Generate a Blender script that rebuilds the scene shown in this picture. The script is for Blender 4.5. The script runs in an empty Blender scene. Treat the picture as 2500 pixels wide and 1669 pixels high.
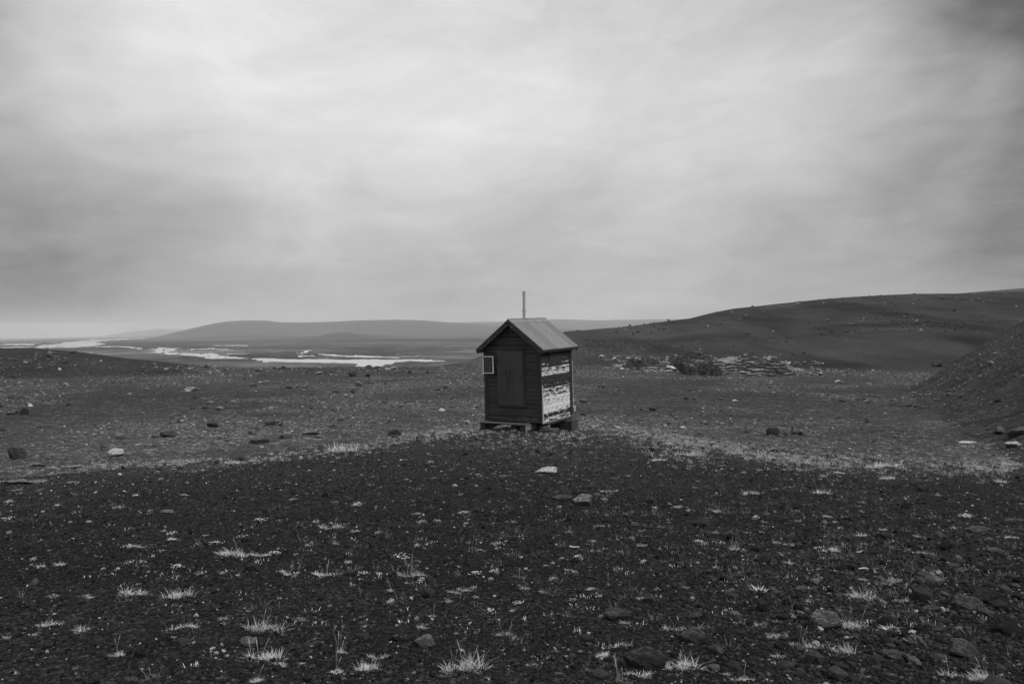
import bpy, math, random
import numpy as np
from mathutils import Matrix, Vector

# ------------------------------------------------------------------ camera, world, sun, exposure
SC = bpy.context.scene
F, CX, HY = 1900.0, 1250.0, 806.0          # focal length in photo pixels, principal column, eye-level row
COL = SC.collection
cd = bpy.data.cameras.new('camera'); cam = bpy.data.objects.new('camera', cd); COL.objects.link(cam)
cd.sensor_width = 36.0; cd.sensor_fit = 'HORIZONTAL'; cd.lens = F / 2500 * 36
cam.location = (0, 0, 0); cam.rotation_euler = (math.radians(90), 0, 0)
cd.shift_y = -(834.5 - HY) / 2500; cd.clip_start = 0.1; cd.clip_end = 60000
SC.camera = cam

SUN_DIR = Vector((0.70, -0.46, 0.92)).normalized()      # towards the sun, behind thick cloud
sl = bpy.data.lights.new('sun', 'SUN'); sl.energy = 2.0; sl.angle = math.radians(12); sl.color = (1, .985, .97)
so = bpy.data.objects.new('sun', sl); COL.objects.link(so); so.rotation_euler = SUN_DIR.to_track_quat('Z', 'Y').to_euler()

class NT:
    def __init__(s, tree): s.t = tree; s.n = tree.nodes; s.l = tree.links
    def node(s, kind, **kw):
        n = s.n.new(kind)
        for k, v in kw.items(): setattr(n, k, v)
        return n
    def put(s, sock, v):
        if isinstance(v, bpy.types.NodeSocket): s.l.new(v, sock)
        elif v is not None: sock.default_value = v
    def m(s, op, a, b=None, c=None, clamp=False):
        n = s.node('ShaderNodeMath', operation=op, use_clamp=clamp)
        s.put(n.inputs[0], a)
        if b is not None: s.put(n.inputs[1], b)
        if c is not None: s.put(n.inputs[2], c)
        return n.outputs[0]
    def vm(s, op, a, b=None, out=0):
        n = s.node('ShaderNodeVectorMath', operation=op); s.put(n.inputs[0], a)
        if b is not None: s.put(n.inputs[1], b)
        return n.outputs['Value'] if out == 'v' else n.outputs[0]
    def rng(s, v, a, b, c=0., d=1., smooth=False):
        n = s.node('ShaderNodeMapRange'); n.interpolation_type = 'SMOOTHSTEP' if smooth else 'LINEAR'
        s.put(n.inputs[0], v); n.inputs[1].default_value = a; n.inputs[2].default_value = b
        n.inputs[3].default_value = c; n.inputs[4].default_value = d
        return n.outputs[0]
    def noise(s, vec, scale, detail=4., rough=.5, dist=0.):
        n = s.node('ShaderNodeTexNoise'); s.put(n.inputs['Vector'], vec)
        n.inputs['Scale'].default_value = scale; n.inputs['Detail'].default_value = detail
        n.inputs['Roughness'].default_value = rough; n.inputs['Distortion'].default_value = dist
        return n.outputs[0]
    def vor(s, vec, scale, out='Color', rnd=1.):
        n = s.node('ShaderNodeTexVoronoi'); s.put(n.inputs['Vector'], vec); n.inputs['Scale'].default_value = scale
        n.inputs['Randomness'].default_value = rnd
        return n.outputs[out]
    def scale(s, vec, v): return s.vm('MULTIPLY', vec, v)
    def grey(s, v):
        n = s.node('ShaderNodeCombineColor')
        for i in range(3): s.put(n.inputs[i], v)
        return n.outputs[0]
    def ramp(s, v, pts):
        n = s.node('ShaderNodeValToRGB'); s.put(n.inputs[0], v); cr = n.color_ramp
        while len(cr.elements) < len(pts): cr.elements.new(.5)
        for e, (p, c) in zip(cr.elements, pts): e.position = p; e.color = (c, c, c, 1)
        return n.outputs[0]

W = bpy.data.worlds.new("World"); SC.world = W; W.use_nodes = True
w = NT(W.node_tree); w.n.clear()
def pix_dir(px, row):
    return Vector(((px - CX) / F, 1, (HY - row) / F)).normalized()
geo = w.node('ShaderNodeTexCoord').outputs['Generated']
sky = w.node('ShaderNodeTexSky', sky_type='NISHITA'); sky.sun_disc = False
sky.sun_elevation = math.asin(SUN_DIR.z); sky.sun_rotation = math.atan2(SUN_DIR.x, SUN_DIR.y)
sky.dust_density = 4
bw = w.node('ShaderNodeRGBToBW'); w.l.new(sky.outputs[0], bw.inputs[0])
sep = w.node('ShaderNodeSeparateXYZ'); w.l.new(geo, sep.inputs[0])
az = w.m('ABSOLUTE', sep.outputs[2])
den = w.m('ADD', az, .22)
cmb = w.node('ShaderNodeCombineXYZ')
w.put(cmb.inputs[0], w.m('DIVIDE', sep.outputs[0], den)); w.put(cmb.inputs[1], w.m('DIVIDE', sep.outputs[1], den))
mp = w.node('ShaderNodeMapping'); w.l.new(cmb.outputs[0], mp.inputs[0])
mp.inputs['Rotation'].default_value = (0, 0, math.radians(-24)); mp.inputs['Scale'].default_value = (.75, 1.35, 1)
n1 = w.noise(mp.outputs[0], .85, 5, .5, .5)
n2 = w.noise(mp.outputs[0], 3.1, 4, .55, .3)
n3 = w.noise(geo, 2.6, 3, .5, .4)
base = w.m('ADD', w.m('MULTIPLY', w.m('SUBTRACT', n1, .5), .10), w.m('MULTIPLY', w.m('SUBTRACT', n2, .5), .05))
base = w.m('ADD', base, w.m('MULTIPLY', w.m('SUBTRACT', n3, .5), .10))
mp2 = w.node('ShaderNodeMapping'); w.l.new(geo, mp2.inputs[0]); mp2.inputs['Rotation'].default_value = (0, math.radians(22), 0)
n4 = w.noise(w.scale(mp2.outputs[0], (1., 1., 2.1)), 2.9, 8, .60, .9)
n5 = w.noise(w.scale(geo, (1., 1., 3.2)), 7.5, 7, .62, .8)
base = w.m('ADD', base, w.m('MULTIPLY', w.m('SUBTRACT', n4, .5), .33))
base = w.m('ADD', base, w.m('MULTIPLY', w.m('SUBTRACT', n5, .5), .21))
nz = w.node('ShaderNodeTexNoise'); w.l.new(geo, nz.inputs['Vector']); nz.inputs['Scale'].default_value = 3.2; nz.inputs['Detail'].default_value = 4
warp = w.vm('NORMALIZE', w.vm('ADD', geo, w.vm('MULTIPLY', w.vm('SUBTRACT', nz.outputs['Color'], (.5, .5, .5)), (.30, .30, .12))))
# banks of brighter and darker cloud: brightness (0-255) of the overcast in a lattice of directions
SKC = [-250, 0, 300, 600, 900, 1250, 1600, 1900, 2200, 2480, 2750]
SKR = {-330: (120, 165, 200, 215, 214, 212, 205, 190, 160, 118, 90),
       0: (125, 150, 208, 222, 214, 222, 210, 196, 172, 88, 62),
       150: (140, 182, 222, 232, 228, 218, 212, 208, 190, 116, 78),
       300: (140, 168, 206, 216, 216, 214, 211, 204, 186, 124, 92),
       450: (140, 156, 156, 186, 212, 208, 206, 200, 178, 130, 106),
       600: (128, 136, 142, 172, 184, 178, 184, 170, 158, 126, 110),
       700: (136, 146, 162, 174, 184, 190, 182, 172, 166, 140, 120),
       800: (118, 130, 150, 176, 188, 190, 188, 180, 174, 154, 130)}
def lin(v): return ((v / 255 + .055) / 1.055) ** 2.4
_dirs, _vals = [], []
for row_, vs_ in SKR.items():
    for px_, v_ in zip(SKC, vs_): _dirs.append(tuple(pix_dir(px_, row_))); _vals.append(lin(v_))
_D = np.array(_dirs); _cs = [k for k in range(len(_D)) if (k // 11) % 2 == 0 or (k // 11) == 7]
_cs = [k for k in range(len(_D)) if (k // 11) != 6]
KAP = 60.
_G = np.exp(KAP * (_D @ _D[_cs].T - 1)); _t = np.array(_vals) - .55
_wt = np.linalg.solve(_G.T @ _G + .02 * np.eye(len(_cs)), _G.T @ _t)
val = w.m('ADD', base, .55)
for k_, wt_ in zip(_cs, _wt):
    if abs(wt_) < .012: continue
    dt = w.vm('DOT_PRODUCT', warp, tuple(_D[k_]), out='v')
    e_ = w.m('EXPONENT', w.m('MULTIPLY', w.m('SUBTRACT', dt, 1.), KAP))
    val = w.m('MULTIPLY_ADD', e_, float(wt_), val)
val = w.m('ADD', val, w.rng(az, .36, .85, 0, .28, True))       # an overcast sky is brightest overhead
val = w.m('MAXIMUM', val, .12)
val = w.m('ADD', val, w.m('MULTIPLY', bw.outputs[0], .008))
bg = w.node('ShaderNodeBackground'); w.put(bg.inputs[0], w.grey(val)); bg.inputs[1].default_value = 1.0
wo = w.node('ShaderNodeOutputWorld'); w.l.new(bg.outputs[0], wo.inputs[0])
SC.view_settings.view_transform = 'Standard'; SC.view_settings.look = 'None'
SC.view_settings.exposure = 0; SC.view_settings.gamma = 1
SC.render.engine = 'CYCLES'; SC.cycles.volume_bounces = 1; SC.cycles.max_bounces = 6

# ------------------------------------------------------------------ helpers
def hash2(ix, iy, seed):
    h = (ix.astype(np.int64) * 374761393 + iy.astype(np.int64) * 668265263 + seed * 1274126177) & 0xFFFFFFFF
    h = ((h ^ (h >> 13)) * 1103515245) & 0xFFFFFFFF
    h = ((h ^ (h >> 15)) * 2246822519) & 0xFFFFFFFF
    h = h ^ (h >> 16)
    return (h & 0xFFFFFF) / float(0x1000000)
def vnoise(x, y, seed=0):
    ix = np.floor(x); iy = np.floor(y); fx = x - ix; fy = y - iy
    fx = fx * fx * fx * (fx * (fx * 6 - 15) + 10); fy = fy * fy * fy * (fy * (fy * 6 - 15) + 10)
    a = hash2(ix, iy, seed); b = hash2(ix + 1, iy, seed); c = hash2(ix, iy + 1, seed); d = hash2(ix + 1, iy + 1, seed)
    return (a * (1 - fx) + b * fx) * (1 - fy) + (c * (1 - fx) + d * fx) * fy - .5
def fbm(x, y, scale, oct=4, seed=0, rough=.5):
    s = 0; a = 1; f = 1. / scale
    for k in range(oct):
        cr, sr = math.cos(.7 * k + .3), math.sin(.7 * k + .3)
        s = s + a * vnoise((x * cr - y * sr) * f + 17.3 * k, (x * sr + y * cr) * f - 9.1 * k, seed + k); a *= rough; f *= 2.03
    return s
def sst(a, b, x):
    t = np.clip((x - a) / (b - a), 0, 1); return t * t * (3 - 2 * t)

def mesh_np(name, V, polys, attrs=None, mats=None, parent=None, smooth=False, midx=None, link=True):
    """polys: list of int arrays, each (n, k)."""
    me = bpy.data.meshes.new(name)
    V = np.ascontiguousarray(V, dtype=np.float32); me.vertices.add(len(V)); me.vertices.foreach_set('co', V.ravel())
    polys = [np.asarray(p, dtype=np.int32) for p in polys if len(p)]
    loops = np.concatenate([p.ravel() for p in polys]); tot = np.concatenate([np.full(len(p), p.shape[1], dtype=np.int32) for p in polys])
    me.loops.add(len(loops)); me.loops.foreach_set('vertex_index', loops)
    me.polygons.add(len(tot)); me.polygons.foreach_set('loop_start', np.concatenate([[0], np.cumsum(tot)[:-1]]).astype(np.int32))
    if smooth: me.polygons.foreach_set('use_smooth', np.ones(len(tot), dtype=bool))
    else: me.polygons.foreach_set('use_smooth', np.zeros(len(tot), dtype=bool))
    for k, v in (attrs or {}).items():
        at = me.attributes.new(k, 'FLOAT', 'POINT'); at.data.foreach_set('value', np.ascontiguousarray(v, dtype=np.float32))
    for m_ in (mats or []): me.materials.append(m_)
    if midx is not None: me.polygons.foreach_set('material_index', np.asarray(midx, dtype=np.int32))
    me.update(calc_edges=True)
    if not link: return me
    o = bpy.data.objects.new(name, me); COL.objects.link(o)
    if parent: o.parent = parent
    return o
class MB:
    def __init__(s): s.v = []; s.f = []
    def add(s, V, Fc):
        b = len(s.v); s.v += [tuple(p) for p in V]; s.f += [tuple(i + b for i in q) for q in Fc]
    def box(s, a, b, ch=0.004, rot=None, ctr=None, jit=0., rnd=None):
        x0, y0, z0 = a; x1, y1, z1 = b; c = min(ch, (x1 - x0) * .3, (y1 - y0) * .3, (z1 - z0) * .3)
        V = []; 
        for sx in (0, 1):
            for sy in (0, 1):
                for sz in (0, 1):
                    X = (x0, x1)[sx]; Y = (y0, y1)[sy]; Z = (z0, z1)[sz]; dx = (c, -c)[sx]; dy = (c, -c)[sy]; dz = (c, -c)[sz]
                    V += [(X, Y + dy, Z + dz), (X + dx, Y, Z + dz), (X + dx, Y + dy, Z)]
        def i(sx, sy, sz, k): return (sx * 4 + sy * 2 + sz) * 3 + k
        Fc = []
        for s_ in (0, 1):
            q = [i(s_, 0, 0, 0), i(s_, 1, 0, 0), i(s_, 1, 1, 0), i(s_, 0, 1, 0)]; Fc.append(q if s_ else q[::-1])
            q = [i(0, s_, 0, 1), i(1, s_, 0, 1), i(1, s_, 1, 1), i(0, s_, 1, 1)]; Fc.append(q[::-1] if s_ else q)
            q = [i(0, 0, s_, 2), i(1, 0, s_, 2), i(1, 1, s_, 2), i(0, 1, s_, 2)]; Fc.append(q if s_ else q[::-1])
        for p in (0, 1):
            for q in (0, 1):
                Fc.append([i(0, p, q, 1), i(1, p, q, 1), i(1, p, q, 2), i(0, p, q, 2)])
                Fc.append([i(p, 0, q, 0), i(p, 1, q, 0), i(p, 1, q, 2), i(p, 0, q, 2)])
                Fc.append([i(p, q, 0, 0), i(p, q, 1, 0), i(p, q, 1, 1), i(p, q, 0, 1)])
        for sx in (0, 1):
            for sy in (0, 1):
                for sz in (0, 1): Fc.append([i(sx, sy, sz, 0), i(sx, sy, sz, 1), i(sx, sy, sz, 2)])
        if jit: V = [tuple(c_ + rnd.uniform(-jit, jit) for c_ in v) for v in V]
        if rot is not None:
            c3 = Vector(ctr if ctr else [(p + q) / 2 for p, q in zip(a, b)])
            V = [tuple(rot @ (Vector(v) - c3) + c3) for v in V]
        s.add(V, Fc)
    def tube(s, p, q, r0, r1=None, n=10):
        r1 = r0 if r1 is None else r1; p = Vector(p); q = Vector(q); d = (q - p).normalized()
        a = d.orthogonal().normalized(); b = d.cross(a)
        V = [tuple(c + (a * math.cos(t) + b * math.sin(t)) * r) for c, r in ((p, r0), (q, r1)) for t in [2 * math.pi * k / n for k in range(n)]]
        Fc = [(k, (k + 1) % n, n + (k + 1) % n, n + k) for k in range(n)] + [tuple(range(n))[::-1], tuple(range(n, 2 * n))]
        s.add(V, Fc)
    def build(s, name, mat, parent=None, smooth=False):
        me = bpy.data.meshes.new(name); me.from_pydata(s.v, [], s.f); me.update()
        import bmesh
        bm = bmesh.new(); bm.from_mesh(me); bmesh.ops.recalc_face_normals(bm, faces=bm.faces); bm.to_mesh(me); bm.free()
        if mat: me.materials.append(mat)
        if smooth:
            for p in me.polygons: p.use_smooth = True
        o = bpy.data.objects.new(name, me); COL.objects.link(o)
        if parent: o.parent = parent
        return o
def tag(o, label=None, cat=None, group=None, kind=None):
    for k, v in (('label', label), ('category', cat), ('group', group), ('kind', kind)):
        if v: o[k] = v
    return o
def material(name, rough=.9, spec=.2):
    m = bpy.data.materials.new(name); m.use_nodes = True; n = NT(m.node_tree)
    b = m.node_tree.nodes['Principled BSDF']; b.inputs['Roughness'].default_value = rough
    b.inputs['Specular IOR Level'].default_value = spec
    return m, n, b
def attr(n, name, obj=False):
    a = n.node('ShaderNodeAttribute', attribute_name=name)
    if obj: a.attribute_type = 'OBJECT'
    return a.outputs['Fac']
def bump(n, b, h, dist, strength=1.):
    k = n.node('ShaderNodeBump'); k.inputs['Distance'].default_value = dist; k.inputs['Strength'].default_value = strength
    n.put(k.inputs['Height'], h); n.l.new(k.outputs[0], b.inputs['Normal'])

# ------------------------------------------------------------------ terrain height field
phi_of = lambda px: np.arctan((np.asarray(px, float) - CX) / F)
def prof(pts):
    P = phi_of([p[0] for p in pts]); E_ = np.array([(HY - p[1]) / F for p in pts]) * np.cos(P)
    return lambda ph: np.interp(ph, P, E_)
def lut(pts):
    P = phi_of([p[0] for p in pts]); V = np.array([p[1] for p in pts], float)
    return lambda ph: np.interp(ph, P, V)
ridgeE = prof([(-400, 838), (0, 849), (80, 848), (200, 860), (310, 875), (420, 886), (500, 893), (600, 898), (1060, 897), (1150, 880), (1250, 850),
               (1320, 826), (1379, 810), (1546, 796), (1624, 785), (1683, 776), (1742, 761), (1790, 752), (1888, 741), (1980, 734), (2084, 726),
               (2231, 718), (2329, 717), (2500, 713), (2900, 700)])
ridgeD = lut([(-400, 120), (0, 122), (300, 116), (500, 107), (1080, 106), (1200, 150), (1300, 200), (1400, 240), (1600, 285), (2000, 320), (2900, 340)])
baseY = lut([(-400, 88), (0, 92), (400, 95), (1100, 95), (1400, 88), (1700, 112), (2000, 118), (2900, 120)])
back2E = prof([(1500, 900), (2100, 800), (2250, 730), (2329, 717), (2400, 711), (2500, 703), (2900, 680)])
mesaE = prof([(200, 850), (380, 822), (402, 816.6), (449, 806), (504, 793), (530, 788), (555, 784), (598, 781.7), (649, 782), (683, 786), (747, 787), (811, 785), (875, 781.7),
              (960, 780), (1024, 781), (1088, 786), (1151, 790), (1250, 797), (1400, 803), (1600, 815), (1800, 840)])
range2E = prof([(500, 830), (800, 800), (1100, 787), (1228, 785), (1334, 779.5), (1367, 779), (1460, 781.5), (1546, 780), (1668, 778), (1800, 779), (2200, 790), (2900, 800)])
range3E = prof([(-400, 826), (100, 826), (250, 820), (310, 810), (395, 803), (470, 804), (600, 810), (800, 830)])
sideL = ([0, 3, 5, 6.7, 9, 11, 20, 60], [0, .03, .12, .30, .50, .66, .9, 1.2])
sideR = ([0, 3, 5, 7, 9.5, 15, 60], [0, .12, .24, .28, .34, .20, .5])
def terraceZ(r): return -4.02 - (r - 25) * (1.02 / 80)
def plainZ(ph, r):
    k = np.interp(ph, phi_of([0, 400, 700, 1200, 3000]), [.0078, .0045, .0012, 0, 0])
    return -30 - k * np.maximum(r - 900, 0)
P0, P1, R1 = np.array([17.4, 27.]), np.array([30., 59.]), np.array([40.8, 62.])
a_ = (P1 - P0) / np.linalg.norm(P1 - P0); aN = np.array([a_[1], -a_[0]])
rr_ = (R1 - P1) / np.linalg.norm(R1 - P1); rN = np.array([-rr_[1], rr_[0]])
gA = (.85 + 4.5) / ((R1 - P1) @ aN); gR = (.85 + 4.5) / np.linalg.norm(R1 - P1)
def height(x, y, detail=True):
    r = np.hypot(x, y); ph = np.arctan2(x, y)
    yy = np.maximum(y, -6)
    # near cinder mound
    side = np.where(x < 0, np.interp(-x, *sideL), np.interp(x, *sideR)) * sst(2, 14, r)
    zm = -1.42 - .0665 * yy - side
    yc = 16.3 + 8.0 * np.exp(-(((x - 1.6) / 4.6) ** 2))
    yc = yc + .8 * vnoise(x * .35, x * 0, 5)
    zt = terraceZ(r)
    fall = sst(0, 6.5, y - yc)
    z = zm * (1 - fall) + np.minimum(zt, zm + .4) * fall
    z = np.where(y < 0, zm, z) + .07 * np.exp(-((x - .9) ** 2 + (y - 22.8) ** 2) / 5.)
    # stony flat out to the ridge / rim
    D = ridgeD(ph); E_ = ridgeE(ph); yb = baseY(ph); zb = terraceZ(yb)
    t = np.clip((r - yb) / np.maximum(D - yb, 1), 0, 1)
    g = 1 - (1 - t) ** 1.55
    el = (zb / yb) * (1 - g) + E_ * g
    zh = np.where(r > yb, el * np.minimum(r, D), zt)
    z = np.where(r > 40, zh, z)
    # shoulder on the hillside and dark gullies
    def gz(px, r0, amp, wx, wr):
        p0 = float(phi_of(px)); return amp * np.exp(-(((ph - p0) * r0 / wx) ** 2) - ((r - r0) / wr) ** 2)
    z = z + gz(2170, 165, 2.2, 24, 26) + gz(2450, 190, 2.0, 22, 30) - gz(1960, 190, 1.2, 16, 40) + gz(1560, 150, .5, 12, 25)
    z = z + np.where(r > 95, fbm(x, y, 34, 3, 11) * 1.3 * sst(95, 150, r) * sst(0, 30, D - r + 15), 0)
    # behind the rim: down to the river plain
    zr = E_ * D
    dd = np.maximum(r - D, 0)
    zdrop = zr - .15 * (np.sqrt(dd ** 2 + 144) - 12)
    z = np.where(r > D, np.minimum(zdrop, z), z)
    z2 = back2E(ph) * np.minimum(r, 540) - ((r - 540) / 150.) ** 2 * 12
    z = np.where((r > D + 20) & (ph > .3) & (r < 1500), np.maximum(z, z2), z)
    zp = plainZ(ph, r) + fbm(x, y, 260, 3, 21) * .5 * sst(600, 900, r)
    zp = zp + gz(455, 850, 3.6, 16, 26) + gz(310, 1330, 3.2, 40, 60) + gz(835, 3600, 21, 105, 260) + gz(905, 3900, 9, 160, 260) + gz(1100, 1500, 4, 90, 300) + gz(640, 2300, 5, 300, 120)
    # far hills
    def far(el_, r0, r1, back=.06):
        tt = sst(r0, r1, r); zz = el_(ph) * np.minimum(r, r1)
        return zp + (np.maximum(zz - zp, 0)) * tt - np.maximum(r - r1, 0) * back * (zz > zp)
    z = np.where(r > D, np.maximum(z, zp), z)
    z = np.where(r > 2500, np.maximum(z, far(mesaE, 4150, 5200)), z)
    z = np.where(r > 2500, np.maximum(z, far(range2E, 5200, 7800)), z)
    z = np.where(r > 2500, np.maximum(z, far(range3E, 12000, 14600)), z)
    # gravel bank at the right
    dx, dy = x - P0[0], y - P0[1]
    A = -4.1 - .012 * (dy) + gA * (dx * aN[0] + dy * aN[1])
    ex, ey = x - P1[0], y - P1[1]
    s_ = ex * rr_[0] + ey * rr_[1]; q_ = ex * rN[0] + ey * rN[1]
    B = -4.5 + gR * s_ - .62 * q_
    nb = fbm(x, y, 5, 3, 31) * .22
    hb = np.minimum(np.minimum(A, B), 9.) + nb
    on = (x > 4) & (y > -5) & (r < 110)
    zz = np.where(on, np.maximum(z, hb) + .25 * np.exp(-((z - hb) / .5) ** 2) * (hb > z - 1.2), z)
    z = zz
    if detail:
        z = z + fbm(x, y, 9, 3, 41) * .16 * sst(20, 32, r) * sst(130, 90, r)
        z = z + fbm(x, y, 1.7, 3, 45) * .06 * sst(4, 10, r) * sst(90, 60, r)
        z = z + fbm(x, y, .45, 3, 51) * .018 * sst(45, 25, r)
        nn = np.where(r < 16, fbm(x, y, .07, 2, 61) * .008, 0)
        z = z + nn
    return z
def ground_at(x, y): return float(height(np.array([float(x)]), np.array([float(y)]))[0])
RM = np.concatenate([np.geomspace(2.2, 130, 1400), np.geomspace(130.3, 900, 700)])
def hit(px, row):
    u = (px - CX) / F; v = (HY - row) / F
    hz = height(RM * u / math.hypot(1, u), RM / math.hypot(1, u))
    zz = RM / math.hypot(1, u) * v
    k = np.argmax(hz > zz)
    if k == 0 and not hz[0] > zz[0]: k = len(RM) - 1
    d = RM[k] / math.hypot(1, u)
    return d * u, d, float(hz[k])

# polar sheet
phs = np.radians(np.concatenate([np.arange(-180, -44, 3.), np.linspace(-40, -36, 9), np.arange(-35.5, 35.5001, .06), np.linspace(36, 40, 9), np.arange(44, 180, 3.)]))
def rows_r(z, ra, rb, step):
    return -z * F / np.arange(-z * F / ra, -z * F / rb, -step)
rs = np.concatenate([[.3, .8, 1.4, 2.0], rows_r(-1.75, 2.4, 8, 2.4), rows_r(-2.3, 8, 16, 2.0), rows_r(-3.2, 16, 25, 1.2), rows_r(-4.5, 25, 84, 1.1), np.linspace(84, 130, 90), np.geomspace(131, 345, 120),
                     np.geomspace(350, 600, 26), rows_r(-30, 608, 4400, .6), np.geomspace(4450, 15000, 90)])
rs = np.sort(rs)
PH, RR = np.meshgrid(phs, rs)          # rows: radius
X = RR * np.sin(PH); Y = RR * np.cos(PH)
Z = height(X, Y)
nr, nphi = Z.shape
PXv = CX + F * np.tan(np.clip(PH, -1.2, 1.2)); ROWv = HY - F * plainZ(PH, RR) / (RR * np.cos(np.clip(PH, -1.2, 1.2)))
# river courses on the plain
RIV = [
 [(349,855),(383,848),(440,848),(434,855),(415,860),(496,862),(555,867),(598,871),(683,875),(853,876),(1024,876.5),(1083,879),(1083,881),(1002,882),(956,884),(947,888),(909,899),(883,898),(858,886),(766,885),(651,883),(598,877),(510,876),(480,868),(395,866),(393,861),(349,857)],
 [(110,842),(165,834),(190,832),(248,830),(235,835),(255,841),(215,846),(120,850),(-60,851),(-60,847),(90,846)],
 [(220,828.5),(345,825.5),(345,827),(225,831)], [(245,843),(333,846.5),(349,855),(310,853.5),(333,849),(245,846)],
 [(529,842),(605,842),(605,844),(529,843.5)], [(471,851),(567,851.5),(567,853),(471,853)], [(490,861.5),(594,862),(594,864.5),(490,864)],
 [(720,863),(742,855),(756,853),(752,857),(728,864)], [(728,867),(766,867),(770,869.5),(728,869.5)], [(766,862),(800,863),(900,867),(980,872),(978,874),(890,871),(790,866)],
 [(947,819.5),(1109,817),(1109,819),(947,821.5)], [(734,817),(785,816),(785,818.5),(734,819)], [(479,818),(700,817),(700,818.4),(479,820)],
 [(964,862.5),(1024,863.5),(1024,865.5),(964,864.5)], [(126,860.5),(232,859.5),(232,862),(126,863)], [(174,868),(211,868),(211,870.5),(174,870)],
 [(-60,864),(60,864),(60,866),(-60,866)], [(0,839),(90,838),(90,840),(0,841)]]
def inpoly(px, py, poly):
    c = np.zeros(px.shape, bool); n = len(poly)
    for i in range(n):
        x0, y0 = poly[i]; x1, y1 = poly[(i + 1) % n]
        if y0 == y1: continue
        c ^= ((y0 > py) != (y1 > py)) & (px < (x1 - x0) * (py - y0) / (y1 - y0) + x0)
    return c
sel = (RR > 560) & (np.abs(PH) < .65)
jx = PXv + fbm(PXv, ROWv * 6, 22, 3, 71) * 26; jy = ROWv + fbm(PXv, ROWv * 8, 40, 3, 77) * 2.6
wet = np.zeros(Z.shape, bool)
for poly in RIV: wet |= inpoly(jx, jy, poly)
# braids: thin streaks of water in two stretches of the plain
bra = fbm(PXv, ROWv * 16, 36, 3, 83)
zone = np.exp(-((PXv - 150) / 120) ** 2 - ((ROWv - 842) / 9) ** 2) + np.exp(-((PXv - 880) / 140) ** 2 - ((ROWv - 869) / 5) ** 2) + .8 * np.exp(-((PXv - 520) / 120) ** 2 - ((ROWv - 853) / 6) ** 2)
wet |= (np.abs(bra) < .085 * np.clip(zone, 0, 1)) & (zone > .25)
wet &= ~((np.abs(fbm(PXv, ROWv * 13, 34, 3, 89)) < .03) & (PXv < 640))
wet &= sel & (Z < plainZ(PH, RR) + 1.2)
Z = np.where(wet, plainZ(PH, RR) - 1.4, Z)
# surface tone (albedo) map
r = RR
mound = (1 - sst(-3.2, 3.4, Y - (16.3 + 8.0 * np.exp(-(((X - 1.6) / 4.6) ** 2))) + fbm(X, Y, 2.6, 4, 91) * 5.5)) * (Y > -60)
mound = mound * (1 - .30 * sst(11, 22, Y) * sst(9, 3, np.abs(X - 1)))
farm = fbm(X, Y, 420, 4, 101)
dens_ = fbm(X, Y, 7, 3, 141) + .35 * fbm(X, Y, 2, 2, 143)
alb = .036 + .020 * sst(-.25, .35, dens_) + .014 * fbm(X, Y, 14, 3, 93)
alb += .012 * np.exp(-((r - 31) / 9) ** 2) * (PH < .02) + .010 * np.exp(-((r - 30) / 10) ** 2) * (PH > .1)
alb = alb * (1 - mound) + (.0125 + .010 * sst(8, 19, Y) + .006 * fbm(X, Y, 3, 3, 95) + .008 * fbm(X * .12, Y, .6, 3, 96)) * mound
hillm = sst(90, 125, r) * sst(-.06, .04, PH)
alb = alb * (1 - hillm) + hillm * (.021 + .018 * fbm(X, Y, 30, 4, 97) + .026 * fbm(X * .5 + Y * .12, Y * .1 - X * .5, 5, 4, 99) * sst(.0, .1, PH) + .008 * sst(.25, .05, PH))
kn = sst(88, 98, r) * sst(-.36, -.43, PH); alb = alb * (1 - kn) + kn * (.022 + .010 * fbm(X, Y, 9, 3, 98))
pl = sst(420, 560, r)
streak = fbm(X, Y, 90, 4, 103) 
albp = .016 + .11 * np.clip(farm + .05, 0, 1) + .16 * np.clip(fbm(X, Y, 24, 4, 107) - .05, 0, 1) * sst(2600, 1000, r) + .12 * np.clip(streak, 0, 1) * sst(3000, 1200, r) + .035 * np.exp(-((PH + .06) / .07) ** 2 - ((r - 1000) / 380) ** 2)
albp = np.where(r > 4300, .045 + .02 * farm, albp)
alb = alb * (1 - pl) + pl * albp
# gravel bank mask
bankm = np.zeros(Z.shape); on = (X > 4) & (Y > -5) & (r < 110)
A_ = -4.1 - .012 * (Y - P0[1]) + gA * ((X - P0[0]) * aN[0] + (Y - P0[1]) * aN[1])
bankm = np.where(on & (Z < A_ + .8) & (Z > terraceZ(r) + .12) & (Y > 9), 1., 0.)
alb = alb * (1 - bankm) + bankm * .028
alb = np.clip(alb, .008, .2)
stony = np.clip((1 - mound) * (1 - hillm * .8) * (1 - pl), 0, 1)

gm, n, b = material('ground', .95, .12)
co = n.node('ShaderNodeTexCoord').outputs['Object']
al = attr(n, 'alb'); st = attr(n, 'stony'); bk = attr(n, 'bank')
c1 = n.node('ShaderNodeSeparateColor'); n.l.new(n.vor(co, 42), c1.inputs[0])
c2 = n.node('ShaderNodeSeparateColor'); n.l.new(n.vor(co, 7), c2.inputs[0])
c3 = n.node('ShaderNodeSeparateColor'); n.l.new(n.vor(co, 2.3), c3.inputs[0])
f1 = n.ramp(c1.outputs[0], [(0, .35), (.6, .9), (.85, 1.5), (1., 3.2)])
f2 = n.ramp(c2.outputs[1], [(0, .75), (.7, 1.), (.88, 1.3), (.97, 3.0)])
f3 = n.ramp(c3.outputs[2], [(0, .85), (.8, 1.), (.93, 1.5)])
f4 = n.rng(n.noise(co, 1.1, 6, .65), .25, .75, .62, 1.38)
fs = n.m('MULTIPLY', f2, f3)
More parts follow.
